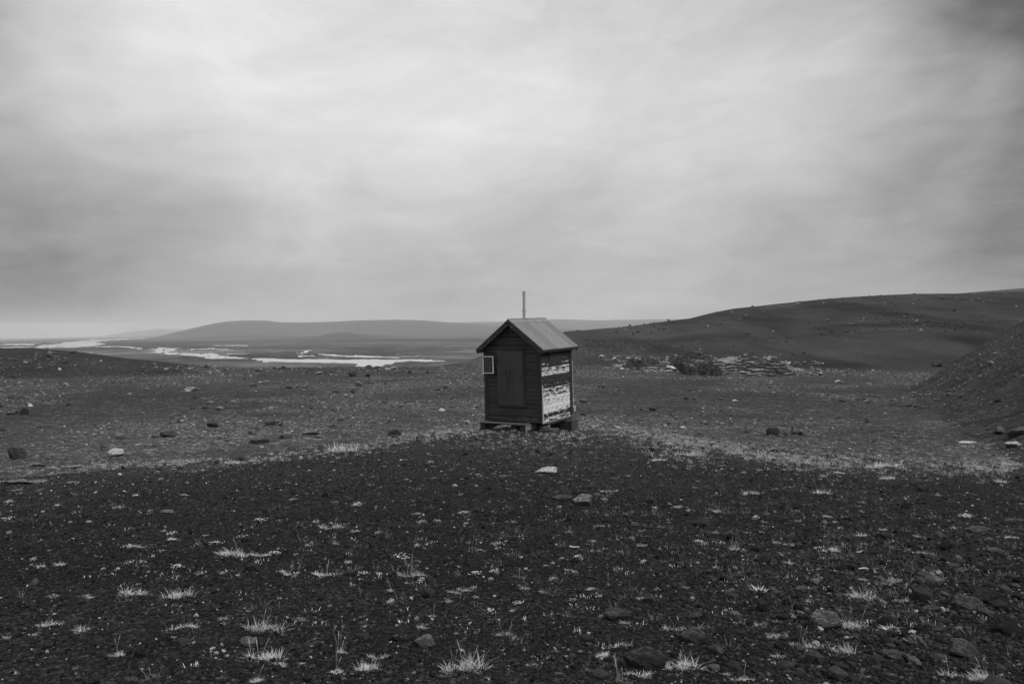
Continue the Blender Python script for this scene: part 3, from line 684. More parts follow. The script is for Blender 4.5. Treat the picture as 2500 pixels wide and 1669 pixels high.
# px, row of its foot, width, height, tone, label
NAMED = [
 (2010,1537,78,44,'p','large smooth pale boulder with undercut edge in the near gravel',1,'boulder'),
 (1986,1518,34,20,'m','low grey stone tucked against the left of the large pale boulder',1,'rock'),
 (1573,1642,108,62,'m','big rounded grey boulder with a dark pit, nearest the bottom edge',1,'boulder'),
 (1689,1574,64,44,'m','upright blunt grey boulder below a band of dry grass',1,'boulder'),
 (1467,1662,46,27,'m','small wedge shaped stone left of the big pitted boulder',1,'rock'),
 (1751,1601,46,24,'m','tilted grey stone right of the blunt boulder',1,'rock'),
 (1509,1516,66,24,'m','low dark grey slab with grass over its right end',1,'rock'),
 (1036,1578,58,25,'p','pale rounded stone with a pointed left end in the near gravel',1,'rock'),
 (1432,1566,24,16,'m','small square grey stone above a pale pebble',1,'rock'),
 (1438,1577,20,8,'p','pale oval pebble just below the small square stone',1,'rock'),
 (609,1580,52,24,'p','curved pale slab beside the large stalked grass tuft',1,'rock'),
 (734,1520,30,11,'p','small smooth lens shaped stone lying alone in black gravel',1,'rock'),
 (762,1478,22,8,'m','tiny flat grey stone above the lens shaped stone',1,'rock'),
 (341,1608,30,26,'d','dark rounded stone half buried near the lower left tufts',1,'rock'),
 (406,1253,36,8,'p','flat pale stone in the dark gravel at left',1,'rock'),
 (1335,1156,64,12,'w','long flat pale slab lying below the hut',0,'slab'),
 (1421,1234,54,28,'p','ridged pale rock, right of a pair below the hut',1,'rock'),
 (1374,1224,50,16,'m','low dark rock, left of a pair below the hut',1,'rock'),
 (1956,1445,32,13,'p','oblong pale stone behind the large pale boulder',1,'rock'),
 (1990,1447,20,10,'m','grey stone beside the oblong pale stone',1,'rock'),
 (1966,1426,18,14,'d','small dark cube like stone above the oblong pale stone',1,'rock'),
 (1797,1504,32,11,'p','pale flat stone between the dark stones and the near boulder',1,'rock'),
 (1860,1494,30,24,'d','dark peaked stone left of the large pale boulder',1,'rock'),
 (1950,1490,28,15,'d','dark round stone just behind the large pale boulder',1,'rock'),
 (1950,1340,26,13,'m','grey wedge stone at the foot of a dark pebble',1,'rock'),
 (1942,1322,16,10,'d','dark pebble resting behind the grey wedge stone',1,'rock'),
 (1814,1352,20,10,'p','small pale stone beside a stalked grass tuft',1,'rock'),
 (2290,1548,38,18,'m','grey stone in coarse gravel left of the dark right hand boulder',1,'rock'),
 (2450,1552,72,50,'d','large dark angular boulder near the right edge',1,'boulder'),
 (2350,1606,80,32,'m','broad low grey boulder with a rough top at lower right',1,'boulder'),
 (2351,1487,84,28,'m','broad dark grey rock in front of the dark ridge rock at right',1,'boulder'),
 (2412,1474,84,32,'d','dark ridge shaped rock behind the broad grey one at right',1,'boulder'),
 (2272,1496,54,14,'m','flat grey rock left of the broad dark grey rock',1,'rock'),
 (2385,1299,64,14,'p','long low pale rock among tufts at the right',1,'rock'),
 (2347,1398,38,11,'m','low grey rock under the long pale one at right',1,'rock'),
 (2182,1610,64,20,'m','half buried grey rock with a tuft at its right end',1,'rock'),
 (2430,1350,50,12,'m','low grey rock near the right edge above the coarse gravel',1,'rock'),
 (2255,1412,40,16,'m','rounded grey rock in a loose row at right',1,'rock'),
 (42,1121,48,30,'d','dark rounded boulder at the left edge of the stony flat',1,'boulder'),
 (283,1115,42,18,'w','pale layered stone on the left of the stony flat',1,'rock'),
 (521,1044,35,14,'d','dark low boulder alone left of the hut',1,'boulder'),
 (661,1038,28,16,'m','squared grey boulder left of the hut',1,'boulder'),
 (688,1041,14,8,'d','small dark rock right of the squared grey boulder',0,'rock'),
 (636,1083,46,18,'m','wide broken grey boulder left of the mound',1,'boulder'),
 (699,1072,33,17,'p','pale topped boulder right of the wide broken one',1,'boulder'),
 (760,1062,42,13,'p','smooth pale low rock near the mound edge',1,'rock'),
 (410,1067,44,13,'d','long rock with dark right end on the stony flat',1,'rock'),
 (380,1069,20,9,'m','small grey rock left of the long dark ended rock',1,'rock'),
 (293,1072,28,12,'p','sloping pale rock at the middle of the left flat',1,'rock'),
 (59,1013,22,17,'d','dark block, right one of a pair at the left edge',1,'rock'),
 (31,1013,32,14,'m','grey block, left one of a pair at the left edge',1,'rock'),
 (85,1140,46,10,'p','flat pale slab low at the left edge of the mound',0,'slab'),
 (190,1144,36,8,'p','thin pale slab on the left edge of the mound',0,'slab'),
 (35,1184,80,11,'p','long pale ledge stone at the far left edge',0,'slab'),
 (90,1180,60,9,'p','pale ledge stone just right of the long one at far left',0,'slab'),
 (464,955,42,12,'w','bright layered slab standing out on the left flat',1,'slab'),
 (480,974,17,8,'m','grey rock directly under the bright layered slab',0,'rock'),
 (472,998,15,8,'m','left one of three rocks in a row under the bright slab',0,'rock'),
 (501,997,17,6,'m','middle one of three rocks in a row under the bright slab',0,'rock'),
 (535,1001,22,9,'p','right one of three rocks in a row under the bright slab',0,'rock'),
 (650,934,21,7,'m','low grey rock above the bright slab to the right',0,'rock'),
 (706,949,16,7,'d','dark rock left of a peaked grey one on the flat',0,'rock'),
 (745,948,21,11,'m','peaked grey rock midway between slab and hut',0,'rock'),
 (743,954,16,5,'p','pale flat stone under the peaked grey rock',0,'rock'),
 (875,943,24,12,'p','pale wedge rock in front of the river pool',0,'rock'),
 (861,919,24,12,'d','dark lump at the rim below the river pool',0,'rock'),
 (900,920,18,8,'d','dark rock right of the lump at the rim',0,'rock'),
 (780,914,24,8,'p','layered pale rock at the rim left of the pool',0,'rock'),
 (228,921,13,6,'d','small dark rock in front of the left knoll',0,'rock'),
 (34,921,11,5,'d','small dark rock at the left edge below the knoll',0,'rock'),
 (137,876,22,8,'m','flat rock cluster stone on top of the left knoll',0,'rock'),
 (968,1020,12,7,'p','small pale rock left of the hut',0,'rock'),
 (1079,1003,18,7,'w','bright flat stone left of the hut step',0,'rock'),
 (1140,1035,18,9,'w','pale stone touching the mound just left of the hut blocks',0,'rock'),
 (965,1064,34,20,'m','grey rock on the mound edge left of the hut',0,'rock'),
 (1424,982,24,11,'m','grey rock right of the hut side wall',0,'rock'),
 (1470,948,18,9,'d','dark topped rock right of the hut below the outcrop',0,'rock'),
 (1592,1003,21,9,'d','dark flat based rock alone right of the hut',0,'rock'),
 (1676,976,14,7,'d','left dark rock of a close pair right of the hut',0,'rock'),
 (1693,976,10,6,'m','right pale topped rock of a close pair right of the hut',0,'rock'),
 (1758,976,13,5,'m','low rock right of the close pair',0,'rock'),
 (1795,981,15,6,'w','bright pale rock right of the close pair',0,'rock'),
 (1885,1064,34,26,'m','tall rounded boulder with pale lichen cap beside the short stake',1,'boulder'),
 (1918,1064,13,11,'m','small rock between the tall boulder and the short stake',0,'rock'),
 (1942,1060,14,9,'m','left rock of the cluster right of the stake',0,'rock'),
 (1955,1063,16,11,'d','right rock of the cluster right of the stake',0,'rock'),
 (1668,1046,16,5,'w','bright flat stone behind the mound right of the hut',0,'slab'),
 (2048,936,22,9,'w','pale hump shaped rock right of the outcrop',0,'rock'),
 (2055,981,20,6,'m','broken grey rock on the right flat',0,'rock'),
 (2117,982,17,5,'p','pale flat rock right of the broken grey one',0,'rock'),
 (2218,992,16,6,'m','left rock of a short row on the right flat',0,'rock'),
 (2236,994,14,6,'m','middle rock of a short row on the right flat',0,'rock'),
 (2252,996,16,7,'m','right rock of a short row on the right flat',0,'rock'),
 (2161,1010,7,3,'w','tiny white stone on the right flat',0,'rock'),
 (2290,896,30,17,'d','dark rock poking out of the gravel bank edge',0,'rock'),
 (2349,969,22,11,'m','split grey rock at the foot of the gravel bank',0,'rock'),
 (2320,955,22,6,'p','flat pale slab at the foot of the gravel bank',0,'slab'),
 (2317,964,18,5,'p','low pale stone left of the split grey rock',0,'rock'),
 (2437,982,18,9,'d','dark rock part way up the gravel bank',0,'rock'),
 (2483,1066,55,22,'m','smooth grey boulder at the right edge under the bank',1,'boulder'),
 (2443,1060,36,14,'m','grey boulder left of the smooth one under the bank',1,'boulder'),
 (2418,1052,24,10,'m','leftmost rock of the group under the bank',1,'rock'),
 (2478,1092,44,12,'w','pale crumbling stone at the right edge under the boulders',0,'rock'),
 (2365,1084,46,5,'w','thin pale slab left of the boulders under the bank',0,'slab'),
]
for px, row, wd, hh, tone, lab, hi, nm in NAMED:
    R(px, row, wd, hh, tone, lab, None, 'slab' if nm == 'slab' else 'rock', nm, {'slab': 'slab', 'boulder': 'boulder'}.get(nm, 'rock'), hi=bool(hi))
HB = [(1888,742),(1785,764),(1822,774),(1864,765),(1827,816),(1887,811),(2021,784),(2030,812),(2053,818),(2006,818),(2077,793),(2109,780),(2139,780),(2168,797),(2184,765),(2213,768),(2148,796),(2267,786),(2279,774),(2067,812),(2205,800),(2481,752),(2101,796),(1974,791),(1766,783),(1761,792),(1805,782),(1727,799),(1632,784),(1573,793),(1538,797),(1556,812),(1608,806),(1620,804),(1710,855),(1590,815),(1545,818),(1525,808),(1505,813),(1640,812),(2110,728),(2090,742),(2230,745),(2370,735),(2300,730),(1950,745),(2010,742),(2160,742),(2330,760),(2400,770),(2240,790),(2260,802),(2285,806),(2310,810),(2330,806),(2350,800),(2300,798),(2248,808)]
for i_, (px, row) in enumerate(HB):
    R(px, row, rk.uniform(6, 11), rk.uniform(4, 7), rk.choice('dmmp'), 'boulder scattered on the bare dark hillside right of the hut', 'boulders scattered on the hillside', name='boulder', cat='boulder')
for i_ in range(58):
    px, row = rk.uniform(40, 190), rk.uniform(862, 890)
    if i_ > 14: px, row = rk.uniform(380, 1080), rk.uniform(897, 912)
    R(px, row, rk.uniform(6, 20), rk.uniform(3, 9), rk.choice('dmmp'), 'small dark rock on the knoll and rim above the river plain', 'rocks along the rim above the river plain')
for i_ in range(60):
    px, row = rk.uniform(0, 1120), rk.uniform(925, 1110)
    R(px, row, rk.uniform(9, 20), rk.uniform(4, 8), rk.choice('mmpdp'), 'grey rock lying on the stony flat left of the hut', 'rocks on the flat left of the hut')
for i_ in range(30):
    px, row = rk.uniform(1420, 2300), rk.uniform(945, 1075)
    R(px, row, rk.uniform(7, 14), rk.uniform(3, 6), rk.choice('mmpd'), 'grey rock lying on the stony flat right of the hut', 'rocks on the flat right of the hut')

def scatter_rocks(name, xy, size, tone, label, sub=1, flat=(.45, .9), sink=.35, seed=3):
    rg = np.random.RandomState(seed); N = len(xy); tv = 8
    shapes = [rock_shape(sub, 300 + k, 7, 1., .05) for k in range(tv)]
    z = height(xy[:, 0], xy[:, 1]); allV = []; allF = []; allT = []; off = 0
    kind = rg.randint(0, tv, N)
    for k in range(tv):
        m_ = kind == k; c = m_.sum()
        if not c: continue
        V, Fc = shapes[k]; S = size[m_]; a = rg.uniform(0, 6.28, c); ca, sa = np.cos(a), np.sin(a)
        sx = S * rg.uniform(.8, 1.2, c); sy = S * rg.uniform(.6, 1., c); sz = S * rg.uniform(*flat, c)
        P = V[None] * np.stack([sx, sy, sz], -1)[:, None, :]
        Q = np.empty_like(P); Q[..., 0] = P[..., 0] * ca[:, None] - P[..., 1] * sa[:, None]; Q[..., 1] = P[..., 0] * sa[:, None] + P[..., 1] * ca[:, None]; Q[..., 2] = P[..., 2]
        Q[..., 2] += Q[..., 0] * rg.uniform(-.35, .35, c)[:, None]
        Q[..., 0] += xy[m_, 0][:, None]; Q[..., 1] += xy[m_, 1][:, None]; Q[..., 2] += (z[m_] + sz * sink)[:, None]
        allV.append(Q.reshape(-1, 3)); allF.append((Fc[None] + (np.arange(c) * len(V))[:, None, None]).reshape(-1, 3) + off); allT.append(np.repeat(tone[m_], len(V))); off += c * len(V)
    o = mesh_np(name, np.concatenate(allV), [np.concatenate(allF)], {'tone': np.concatenate(allT)}, [SM], smooth=False)
    return tag(o, label, kind='stuff')
SM, n, b = material('loose_stone', .92, .12)
tc = n.node('ShaderNodeTexCoord').outputs['Object']
n.put(b.inputs['Base Color'], n.grey(n.m('MULTIPLY', attr(n, 'tone'), n.rng(n.noise(tc, 60, 4, .7), .3, .7, .7, 1.3))))
def pol(ph, r): return np.stack([r * np.sin(ph), r * np.cos(ph)], -1)
rg = np.random.RandomState(12)
# near gravel
N = 145000
ph = rg.uniform(-.62, .62, N); rr = 3.0 * (25 / 3.0) ** rg.uniform(0, 1, N) ** 1.0
coarse = sst(.12, .5, ph) * sst(11, 5, rr) 
sz = np.exp(rg.normal(np.log(.0068), .38, N)) * (rr / 5) ** .5 * (1 + .75 * coarse * rg.uniform(0, 1, N))
big = rg.uniform(0, 1, N) < (.006 + .03 * coarse); sz = np.where(big, sz * rg.uniform(2, 4, N), sz)
tn = np.clip(np.exp(rg.normal(np.log(.0165), .66, N)), .006, .12) * (1 + .35 * coarse); pale = rg.uniform(0, 1, N) < .017; tn = np.where(pale, rg.uniform(.12, .35, N), tn) * (1 + .75 * sst(7, 18, rr))
xy = pol(ph, rr); keep = xy[:, 1] < 16.6 + 8.0 * np.exp(-(((xy[:, 0] - 1.6) / 4.6) ** 2))
scatter_rocks('gravel', xy[keep], sz[keep], tn[keep], 'black volcanic gravel covering the near mound', sub=1, seed=5)
# small stones on the flat
N = 80000
ph = rg.uniform(-.64, .64, N); rr = 19 * (108 / 19.) ** rg.uniform(0, 1, N)
xy = pol(ph, rr); dens = fbm(xy[:, 0], xy[:, 1], 7, 3, 141) + .35 * fbm(xy[:, 0], xy[:, 1], 2, 2, 143)
keep = (dens + .3 * sst(80, 95, rr) + rg.uniform(-.25, .25, N) > .02) & (xy[:, 1] > 16.3 + 8.0 * np.exp(-(((xy[:, 0] - 1.6) / 4.6) ** 2)))
sz = np.exp(rg.normal(np.log(.026), .5, N)) * (rr / 30) ** .75
tn = np.clip(np.exp(rg.normal(np.log(.10), .6, N)), .02, .45)
scatter_rocks('stones', xy[keep], sz[keep], tn[keep], 'countless small grey stones strewn over the flat around the mound', sub=1, flat=(.35, .7), seed=6)
N = 2600
ph = rg.uniform(.11, .38, N); rr = rg.uniform(90, 128, N); xy = pol(ph, rr)
keep = fbm(xy[:, 0], xy[:, 1], 6, 3, 161) > -.02
scatter_rocks('ledge_slabs', xy[keep], np.exp(rg.normal(np.log(.20), .4, N))[keep], np.clip(np.exp(rg.normal(np.log(.16), .6, N)), .03, .5)[keep], 'pale broken slabs lying over the outcrop', flat=(.15, .35), sink=1.2, seed=9)
# stones on the hillside and bank
N = 6000
ph = rg.uniform(.04, .66, N); rr = 120 * (320 / 120.) ** rg.uniform(0, 1, N); xy = pol(ph, rr)
keep = fbm(xy[:, 0], xy[:, 1], 30, 2, 151) > .02
scatter_rocks('hillside_stones', xy[keep], (np.exp(rg.normal(np.log(.13), .5, N)))[keep] * (rr[keep] / 200) ** .5, np.clip(np.exp(rg.normal(np.log(.06), .5, N)), .02, .22)[keep], 'small stones sprinkled over the dark hillside', seed=7)

# ------------------------------------------------------------------ rock outcrop: one ledged mesh
def outcrop():
    ux0, ux1 = (1488 - CX) / F, (1975 - CX) / F
    nu, nv = 460, 260; U = np.linspace(ux0, ux1, nu); T = np.linspace(0, 1, nv)
    y0_, y1_ = 77., 121.
    UU, YY = np.meshgrid(U, np.geomspace(y0_, y1_, nv)); XX = UU * YY
    base_ = height(XX, YY)
    fx = (UU - ux0) / (ux1 - ux0); fy = (YY - y0_) / (y1_ - y0_)
    # footprint: slanting, narrow at the left, wide in the middle
    c = .74 - .10 * fx + .05 * np.sin(fx * 9); c = np.where(fx < .1, c, c)
    lo = np.interp(fx, [0, .10, .25, .33, .38, .7, .92, 1], [.50, .48, .46, .44, .12, .04, .10, .3]); hi_ = np.interp(fx, [0, .1, .3, .55, .8, 1], [.62, .78, .86, .96, .90, .42])
    wob = fbm(XX, YY, 3.0, 4, 201) * .16
    m = sst(0, .075, fy - lo + wob + .05 * fbm(XX, YY, .9, 3, 231)) * sst(0, .16, hi_ - fy + wob) * sst(0, .14, fx) * sst(0, .18, 1 - fx)
    ramp_ = .30 + .95 * fy * sst(-.05, .3, fx) * sst(1.1, .7, fx) + .95 * sst(.31, .37, fx) * sst(.66, .5, fx) * sst(.6, .25, fy) + .95 * sst(.02, .12, fx) * sst(.6, .4, fx) * sst(.44, .50, fy) + .45 * sst(.62, .72, fx)
    pocket = np.exp(-((fx - .52) / .16) ** 2 - ((fy - .30) / .13) ** 2) * 1.1 + 1.3 * np.exp(-((fx - .24) / .13) ** 2 - ((fy - .52) / .05) ** 2) + .9 * np.exp(-((fx - .85) / .14) ** 2 - ((fy - .42) / .12) ** 2)
    mm = m * np.clip(.9 + 1.1 * fbm(XX, YY, 5.5, 3, 221), .45, 1.25)
    hgt = mm * (ramp_ + fbm(XX, YY, 3.0, 4, 205) * .8 - pocket * .5)
    hgt = np.maximum(hgt, 0)
    st_ = .27 + .08 * vnoise(XX * .3, YY * .3, 208)
    q = hgt / st_ + 1.0 * fbm(XX, YY, 3.4, 4, 211, .5); fl = np.floor(q); fr = q - fl
    hq = np.maximum((fl + sst(.66, .97, fr)) * st_, .0)
    zz = base_ + np.where(hgt > .02, hq, -.2) + fbm(XX, YY, .5, 3, 215) * .09 * m - .06
    zz = np.where(m < .02, base_ - .15, zz)
    ix = np.arange(nu * nv).reshape(nv, nu)
    q4 = np.stack([ix[:-1, :-1], ix[:-1, 1:], ix[1:, 1:], ix[1:, :-1]], -1); keep = (m[:-1, :-1] + m[1:, 1:] > .02)
    q4 = q4[keep]; uq, inv = np.unique(q4, return_inverse=True)
    m2, n, b = material('ledge_rock', .9, .15); tc = n.node('ShaderNodeTexCoord').outputs['Object']
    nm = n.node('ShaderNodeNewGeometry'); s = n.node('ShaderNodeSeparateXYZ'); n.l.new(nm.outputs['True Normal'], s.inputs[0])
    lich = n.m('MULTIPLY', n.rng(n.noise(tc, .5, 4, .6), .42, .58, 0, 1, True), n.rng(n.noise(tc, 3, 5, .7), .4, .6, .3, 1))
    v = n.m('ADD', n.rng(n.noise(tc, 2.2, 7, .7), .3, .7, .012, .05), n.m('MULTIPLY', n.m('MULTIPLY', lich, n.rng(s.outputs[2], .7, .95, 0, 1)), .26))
    n.put(b.inputs['Base Color'], n.grey(v)); bump(n, b, n.noise(n.scale(tc, (1, 1, 5)), 3, 6, .7), .12)
    o = mesh_np('rock_outcrop', np.stack([XX, YY, zz], -1).reshape(-1, 3)[uq], [inv.reshape(q4.shape)], None, [m2], smooth=False)
    tag(o, 'dark layered rock outcrop with pale grassy top at the foot of the hillside', 'outcrop')
    rg = np.random.RandomState(5); P = []
    for k in range(1500):
        f1_ = rg.uniform(.03, .97); h_ = float(np.interp(f1_, [0, .1, .3, .55, .8, 1], [.62, .78, .86, .96, .90, .42]))
        f2_ = h_ - abs(rg.normal(.03, .07)); dens1 = (1.0 if f1_ > .5 and f1_ < .88 else .65 if f1_ < .36 else .3)
        if rg.uniform() > dens1 or not 0 < f2_ < 1: continue
        yv = y0_ + f2_ * (y1_ - y0_); i2 = int(round(math.log(yv / y0_) / math.log(y1_ / y0_) * (nv - 1))); j2 = int(round(f1_ * (nu - 1)))
        P.append((XX[i2, j2], YY[i2, j2], max(zz[i2, j2], base_[i2, j2])))
    return P
OUT_TOP = outcrop()

# ------------------------------------------------------------------ plants
def blades(rg, n, rad, lmin, lmax, wid, lean=(.2, 1.2), flatn=.25, off=(0, 0, 0), curve=.5):
    a = rg.uniform(0, 6.283, n); q = rg.uniform(0, 1, n) ** .6 * rad
    bx, by = np.cos(a) * q, np.sin(a) * q
    az_ = a + rg.normal(0, .7, n); L = rg.uniform(lmin, lmax, n); th = rg.uniform(*lean, n) * (.45 + .55 * q / max(rad, 1e-6))
    d = np.stack([np.cos(az_) * np.sin(th), np.sin(az_) * np.sin(th), np.cos(th)], -1)
    B0 = np.stack([bx, by, np.full(n, -.006)], -1)
    M0 = B0 + d * (L * .55)[:, None]; d2 = d.copy(); d2[:, 2] -= curve * rg.uniform(.2, 1.2, n); d2 /= np.linalg.norm(d2, axis=1)[:, None]
    T0 = M0 + d2 * (L * .45)[:, None]
    sd = np.stack([-np.sin(az_ + rg.uniform(-1, 1, n)), np.cos(az_ + rg.uniform(-1, 1, n)), np.zeros(n)], -1) * (wid / 2)
    V = np.stack([B0 - sd, B0 + sd, M0 + sd * .8, M0 - sd * .8, T0], 1).reshape(-1, 3) + np.array(off)
    b5 = np.arange(n)[:, None] * 5
    return V, b5 + np.array([[0, 1, 2, 3]]), b5 + np.array([[3, 2, 4]])
def join(parts):
    Vs, Qs, Ts, o = [], [], [], 0
    for V, Q, T in parts:
        Vs.append(V); Qs.append(Q + o); Ts.append(T + o); o += len(V)
    return np.concatenate(Vs), np.concatenate(Qs), np.concatenate(Ts)
def grass_mat(name, lo, hi):
    m, n, b = material(name, .7, .2); oi = n.node('ShaderNodeObjectInfo'); tc = n.node('ShaderNodeTexCoord').outputs['Object']
    v = n.m('MULTIPLY', n.rng(n.noise(tc, 45, 3, .6), .3, .7, lo, hi), n.rng(oi.outputs['Random'], 0, 1, .75, 1.2))
    n.put(b.inputs['Base Color'], n.grey(v)); b.inputs['Transmission Weight'].default_value = 0
    return m
GM = grass_mat('dry_straw_grass', .38, .80); GD = grass_mat('dull_dry_grass', .10, .24); FM = grass_mat('pale_blossom', .6, .85); SGM = grass_mat('seed_stalk_straw', .30, .5)
tuftT = []
for k in range(9):        # unit tufts about 1 m wide, scaled when placed
    rg = np.random.RandomState(500 + k)
    if k < 3:
        pr = [blades(rg, 70, .46, .06, .26, .010, (.4, 1.5))]
        for j in range(rg.randint(7, 12)): pr.append(blades(rg, rg.randint(12, 44), rg.uniform(.06, .2), .10, rg.uniform(.28, .60), .011, (.1, 1.45), off=(rg.uniform(-.4, .4), rg.uniform(-.25, .25), 0)))
        V, Q, T = join(pr)
    elif k < 5: V, Q, T = join([blades(rg, 40, .12, .2, .6, .012, (.3, 1.5)), blades(rg, 40, .25, .15, .45, .012, (.8, 1.5)), blades(rg, 12, .3, .1, .3, .014, (1., 1.5), off=(rg.uniform(-.4, .4), .1, 0))])
    else:
        pr = []
        for j in range(11): pr.append(blades(rg, rg.randint(8, 34), rg.uniform(.05, .12), .08, rg.uniform(.18, .42), .010, (.2, 1.5), off=(-.5 + j / 10. + rg.uniform(-.06, .06), .22 * math.sin(j * .5 + k) + rg.uniform(-.12, .12), 0)))
        V, Q, T = join(pr)
    lnx = rg.uniform(-.25, .35); V[:, 0] += V[:, 2] * lnx
    tuftT.append(mesh_np('grass_tuft', V, [Q, T], None, [GM], link=False))
tuftD = [m_.copy() for m_ in tuftT]
for m_ in tuftD: m_.materials[0] = GD
stalkT = []
for k in range(5):
    mb = MB(); rg = random.Random(600 + k); L = rg.uniform(.85, 1.25); ax = rg.uniform(0, 6.28); ln = rg.uniform(.08, .38)
    P = [Vector((math.cos(ax) * ln * t ** 1.4 * L, math.sin(ax) * ln * t ** 1.4 * L, L * t)) for t in (0, .3, .6, .85, 1.)]
    V = []; Fc = []; rad = (.0045, .004, .0035, .010, .003)
    for p, r0 in zip(P, rad):
        for j in range(4): V.append((p.x + r0 * math.cos(j * 1.571), p.y + r0 * math.sin(j * 1.571), p.z))
    for s0 in range(4):
        for j in range(4): Fc.append((s0 * 4 + j, s0 * 4 + (j + 1) % 4, s0 * 4 + 4 + (j + 1) % 4, s0 * 4 + 4 + j))
    me = bpy.data.meshes.new('seed_stalk'); me.from_pydata(V, [], Fc); me.materials.append(SGM); stalkT.append(me)
gk = random.Random(31)
def put_tuft(px, row, wpx, stalks=0, kind=None, label=None, group=None, dull=False, sq=1.):
    x, y, z = hit(px, row)
    W_ = 1.12 * wpx * y / F; kind = kind if kind is not None else (gk.choice([0, 1, 2, 5, 6, 7, 8]) if wpx > 34 else gk.choice([3, 4, 3, 4, 0, 1, 6]))
    if y < 9 and kind < 3 and wpx < 60: kind = gk.choice([kind, 3, 4])
    me = (tuftD if dull or gk.random() < .15 else tuftT)[kind]
    o = bpy.data.objects.new('grass_tuft', me); COL.objects.link(o); o.location = (x, y, z - .002)
    s0 = W_ * gk.uniform(.95, 1.15); o.scale = (s0, s0 * gk.uniform(.6, 1.), s0 * sq * gk.uniform(.5, .9)); o.rotation_euler = (gk.uniform(-.08, .08), gk.uniform(-.1, .1), gk.choice([0, 3.14]) + gk.uniform(-.45, .45))
    for k in range(stalks):
        c = bpy.data.objects.new('seed_stalk', gk.choice(stalkT)); COL.objects.link(c); c.parent = o
        c.location = (gk.uniform(-.2, .2), gk.uniform(-.15, .15), 0); hs = gk.uniform(.55, 1.2) * min(1.6, max(.8, .13 / max(s0, .02))); c.scale = (hs, hs, hs); c.rotation_euler = (0, 0, gk.uniform(0, 6.28))
    if not label:
        if stalks: label, group = ('dry grass tuft with upright seed stalks on the dark gravel', 'stalked grass tufts on the near gravel')
        elif row < 1180: label, group = ('pale dry grass tuft near the edge of the mound', 'grass tufts along the edge of the mound')
        elif wpx >= 40: label, group = ('wide low mat of dry pale grass on the dark gravel', 'wide grass mats on the near gravel')
        else: label, group = ('small pale sprig of dry grass on the dark gravel', 'small grass sprigs on the near gravel')
    return tag(o, label, 'grass tuft', group)
TU = [  # px, row, width, stalks, label
 (656,1540,92,6,'large tuft with many tall seed stalks above the curved pale slab'), (639,1612,92,3,'wide shaggy tuft just below the curved pale slab'),
 (1130,1640,95,6,'long dense tuft with tall stalks at the bottom centre'), (1662,1636,80,5,'big spiky tuft left of the tilted grey stone'),
 (2079,1532,66,5,'tall leaning grass clump right of the large pale boulder'), (2025,1588,98,0,'long band of grass below the large pale boulder'),
 (1662,1540,84,0,'arched band of grass above the blunt boulder'), (2393,1660,70,2,'tuft with a tall bent stalk at the lower right'),
 (570,1357,62,1,'dense domed tuft in the middle of the left gravel'), (809,1289,48,2,'dense tuft with blossoms under the mound slope at left'),
 (1003,1406,56,7,'tuft crowned with many short nodding seed heads'), (1603,1125,40,0,'pale bushy tuft on the mound slope right of the hut'),
 (1680,1112,62,0,'irregular pale grass patch on the mound slope right of the hut'), (1632,1085,34,0,'narrow pale grass patch above the irregular one'),
 (843,1102,66,0,'bright flat grass mat on the left edge of the mound'), (1511,1062,36,2,'tall pale grass clump right of the hut blocks'),
 (2424,1148,60,0,'broad soft grass mat under the bank at right'), (2380,1140,40,1,'grass patch just left of the broad mat under the bank'), (2470,1136,44,0,'grass patch at the right edge under the bank'), (2155,1140,64,3,'grass patch on the far edge of the mound at right'),
 (1547,1652,62,0,'grass at the foot of the big pitted boulder'), (1509,1666,46,5,'tall stalks in front of the big pitted boulder'),
 (1239,1552,42,4,'stalked tuft in the bottom centre above open gravel'), (1486,1200,36,3,'short stalked mat right of the ridged pale rock'), (1379,1197,28,4,'stalked tuft above the ridged pale rock')]
for px, row, wd, stn, lab in TU: put_tuft(px, row, wd, stn, None if wd < 70 else gk.choice([5, 6, 7]) if stn == 0 else gk.choice([0, 1, 2]), lab)
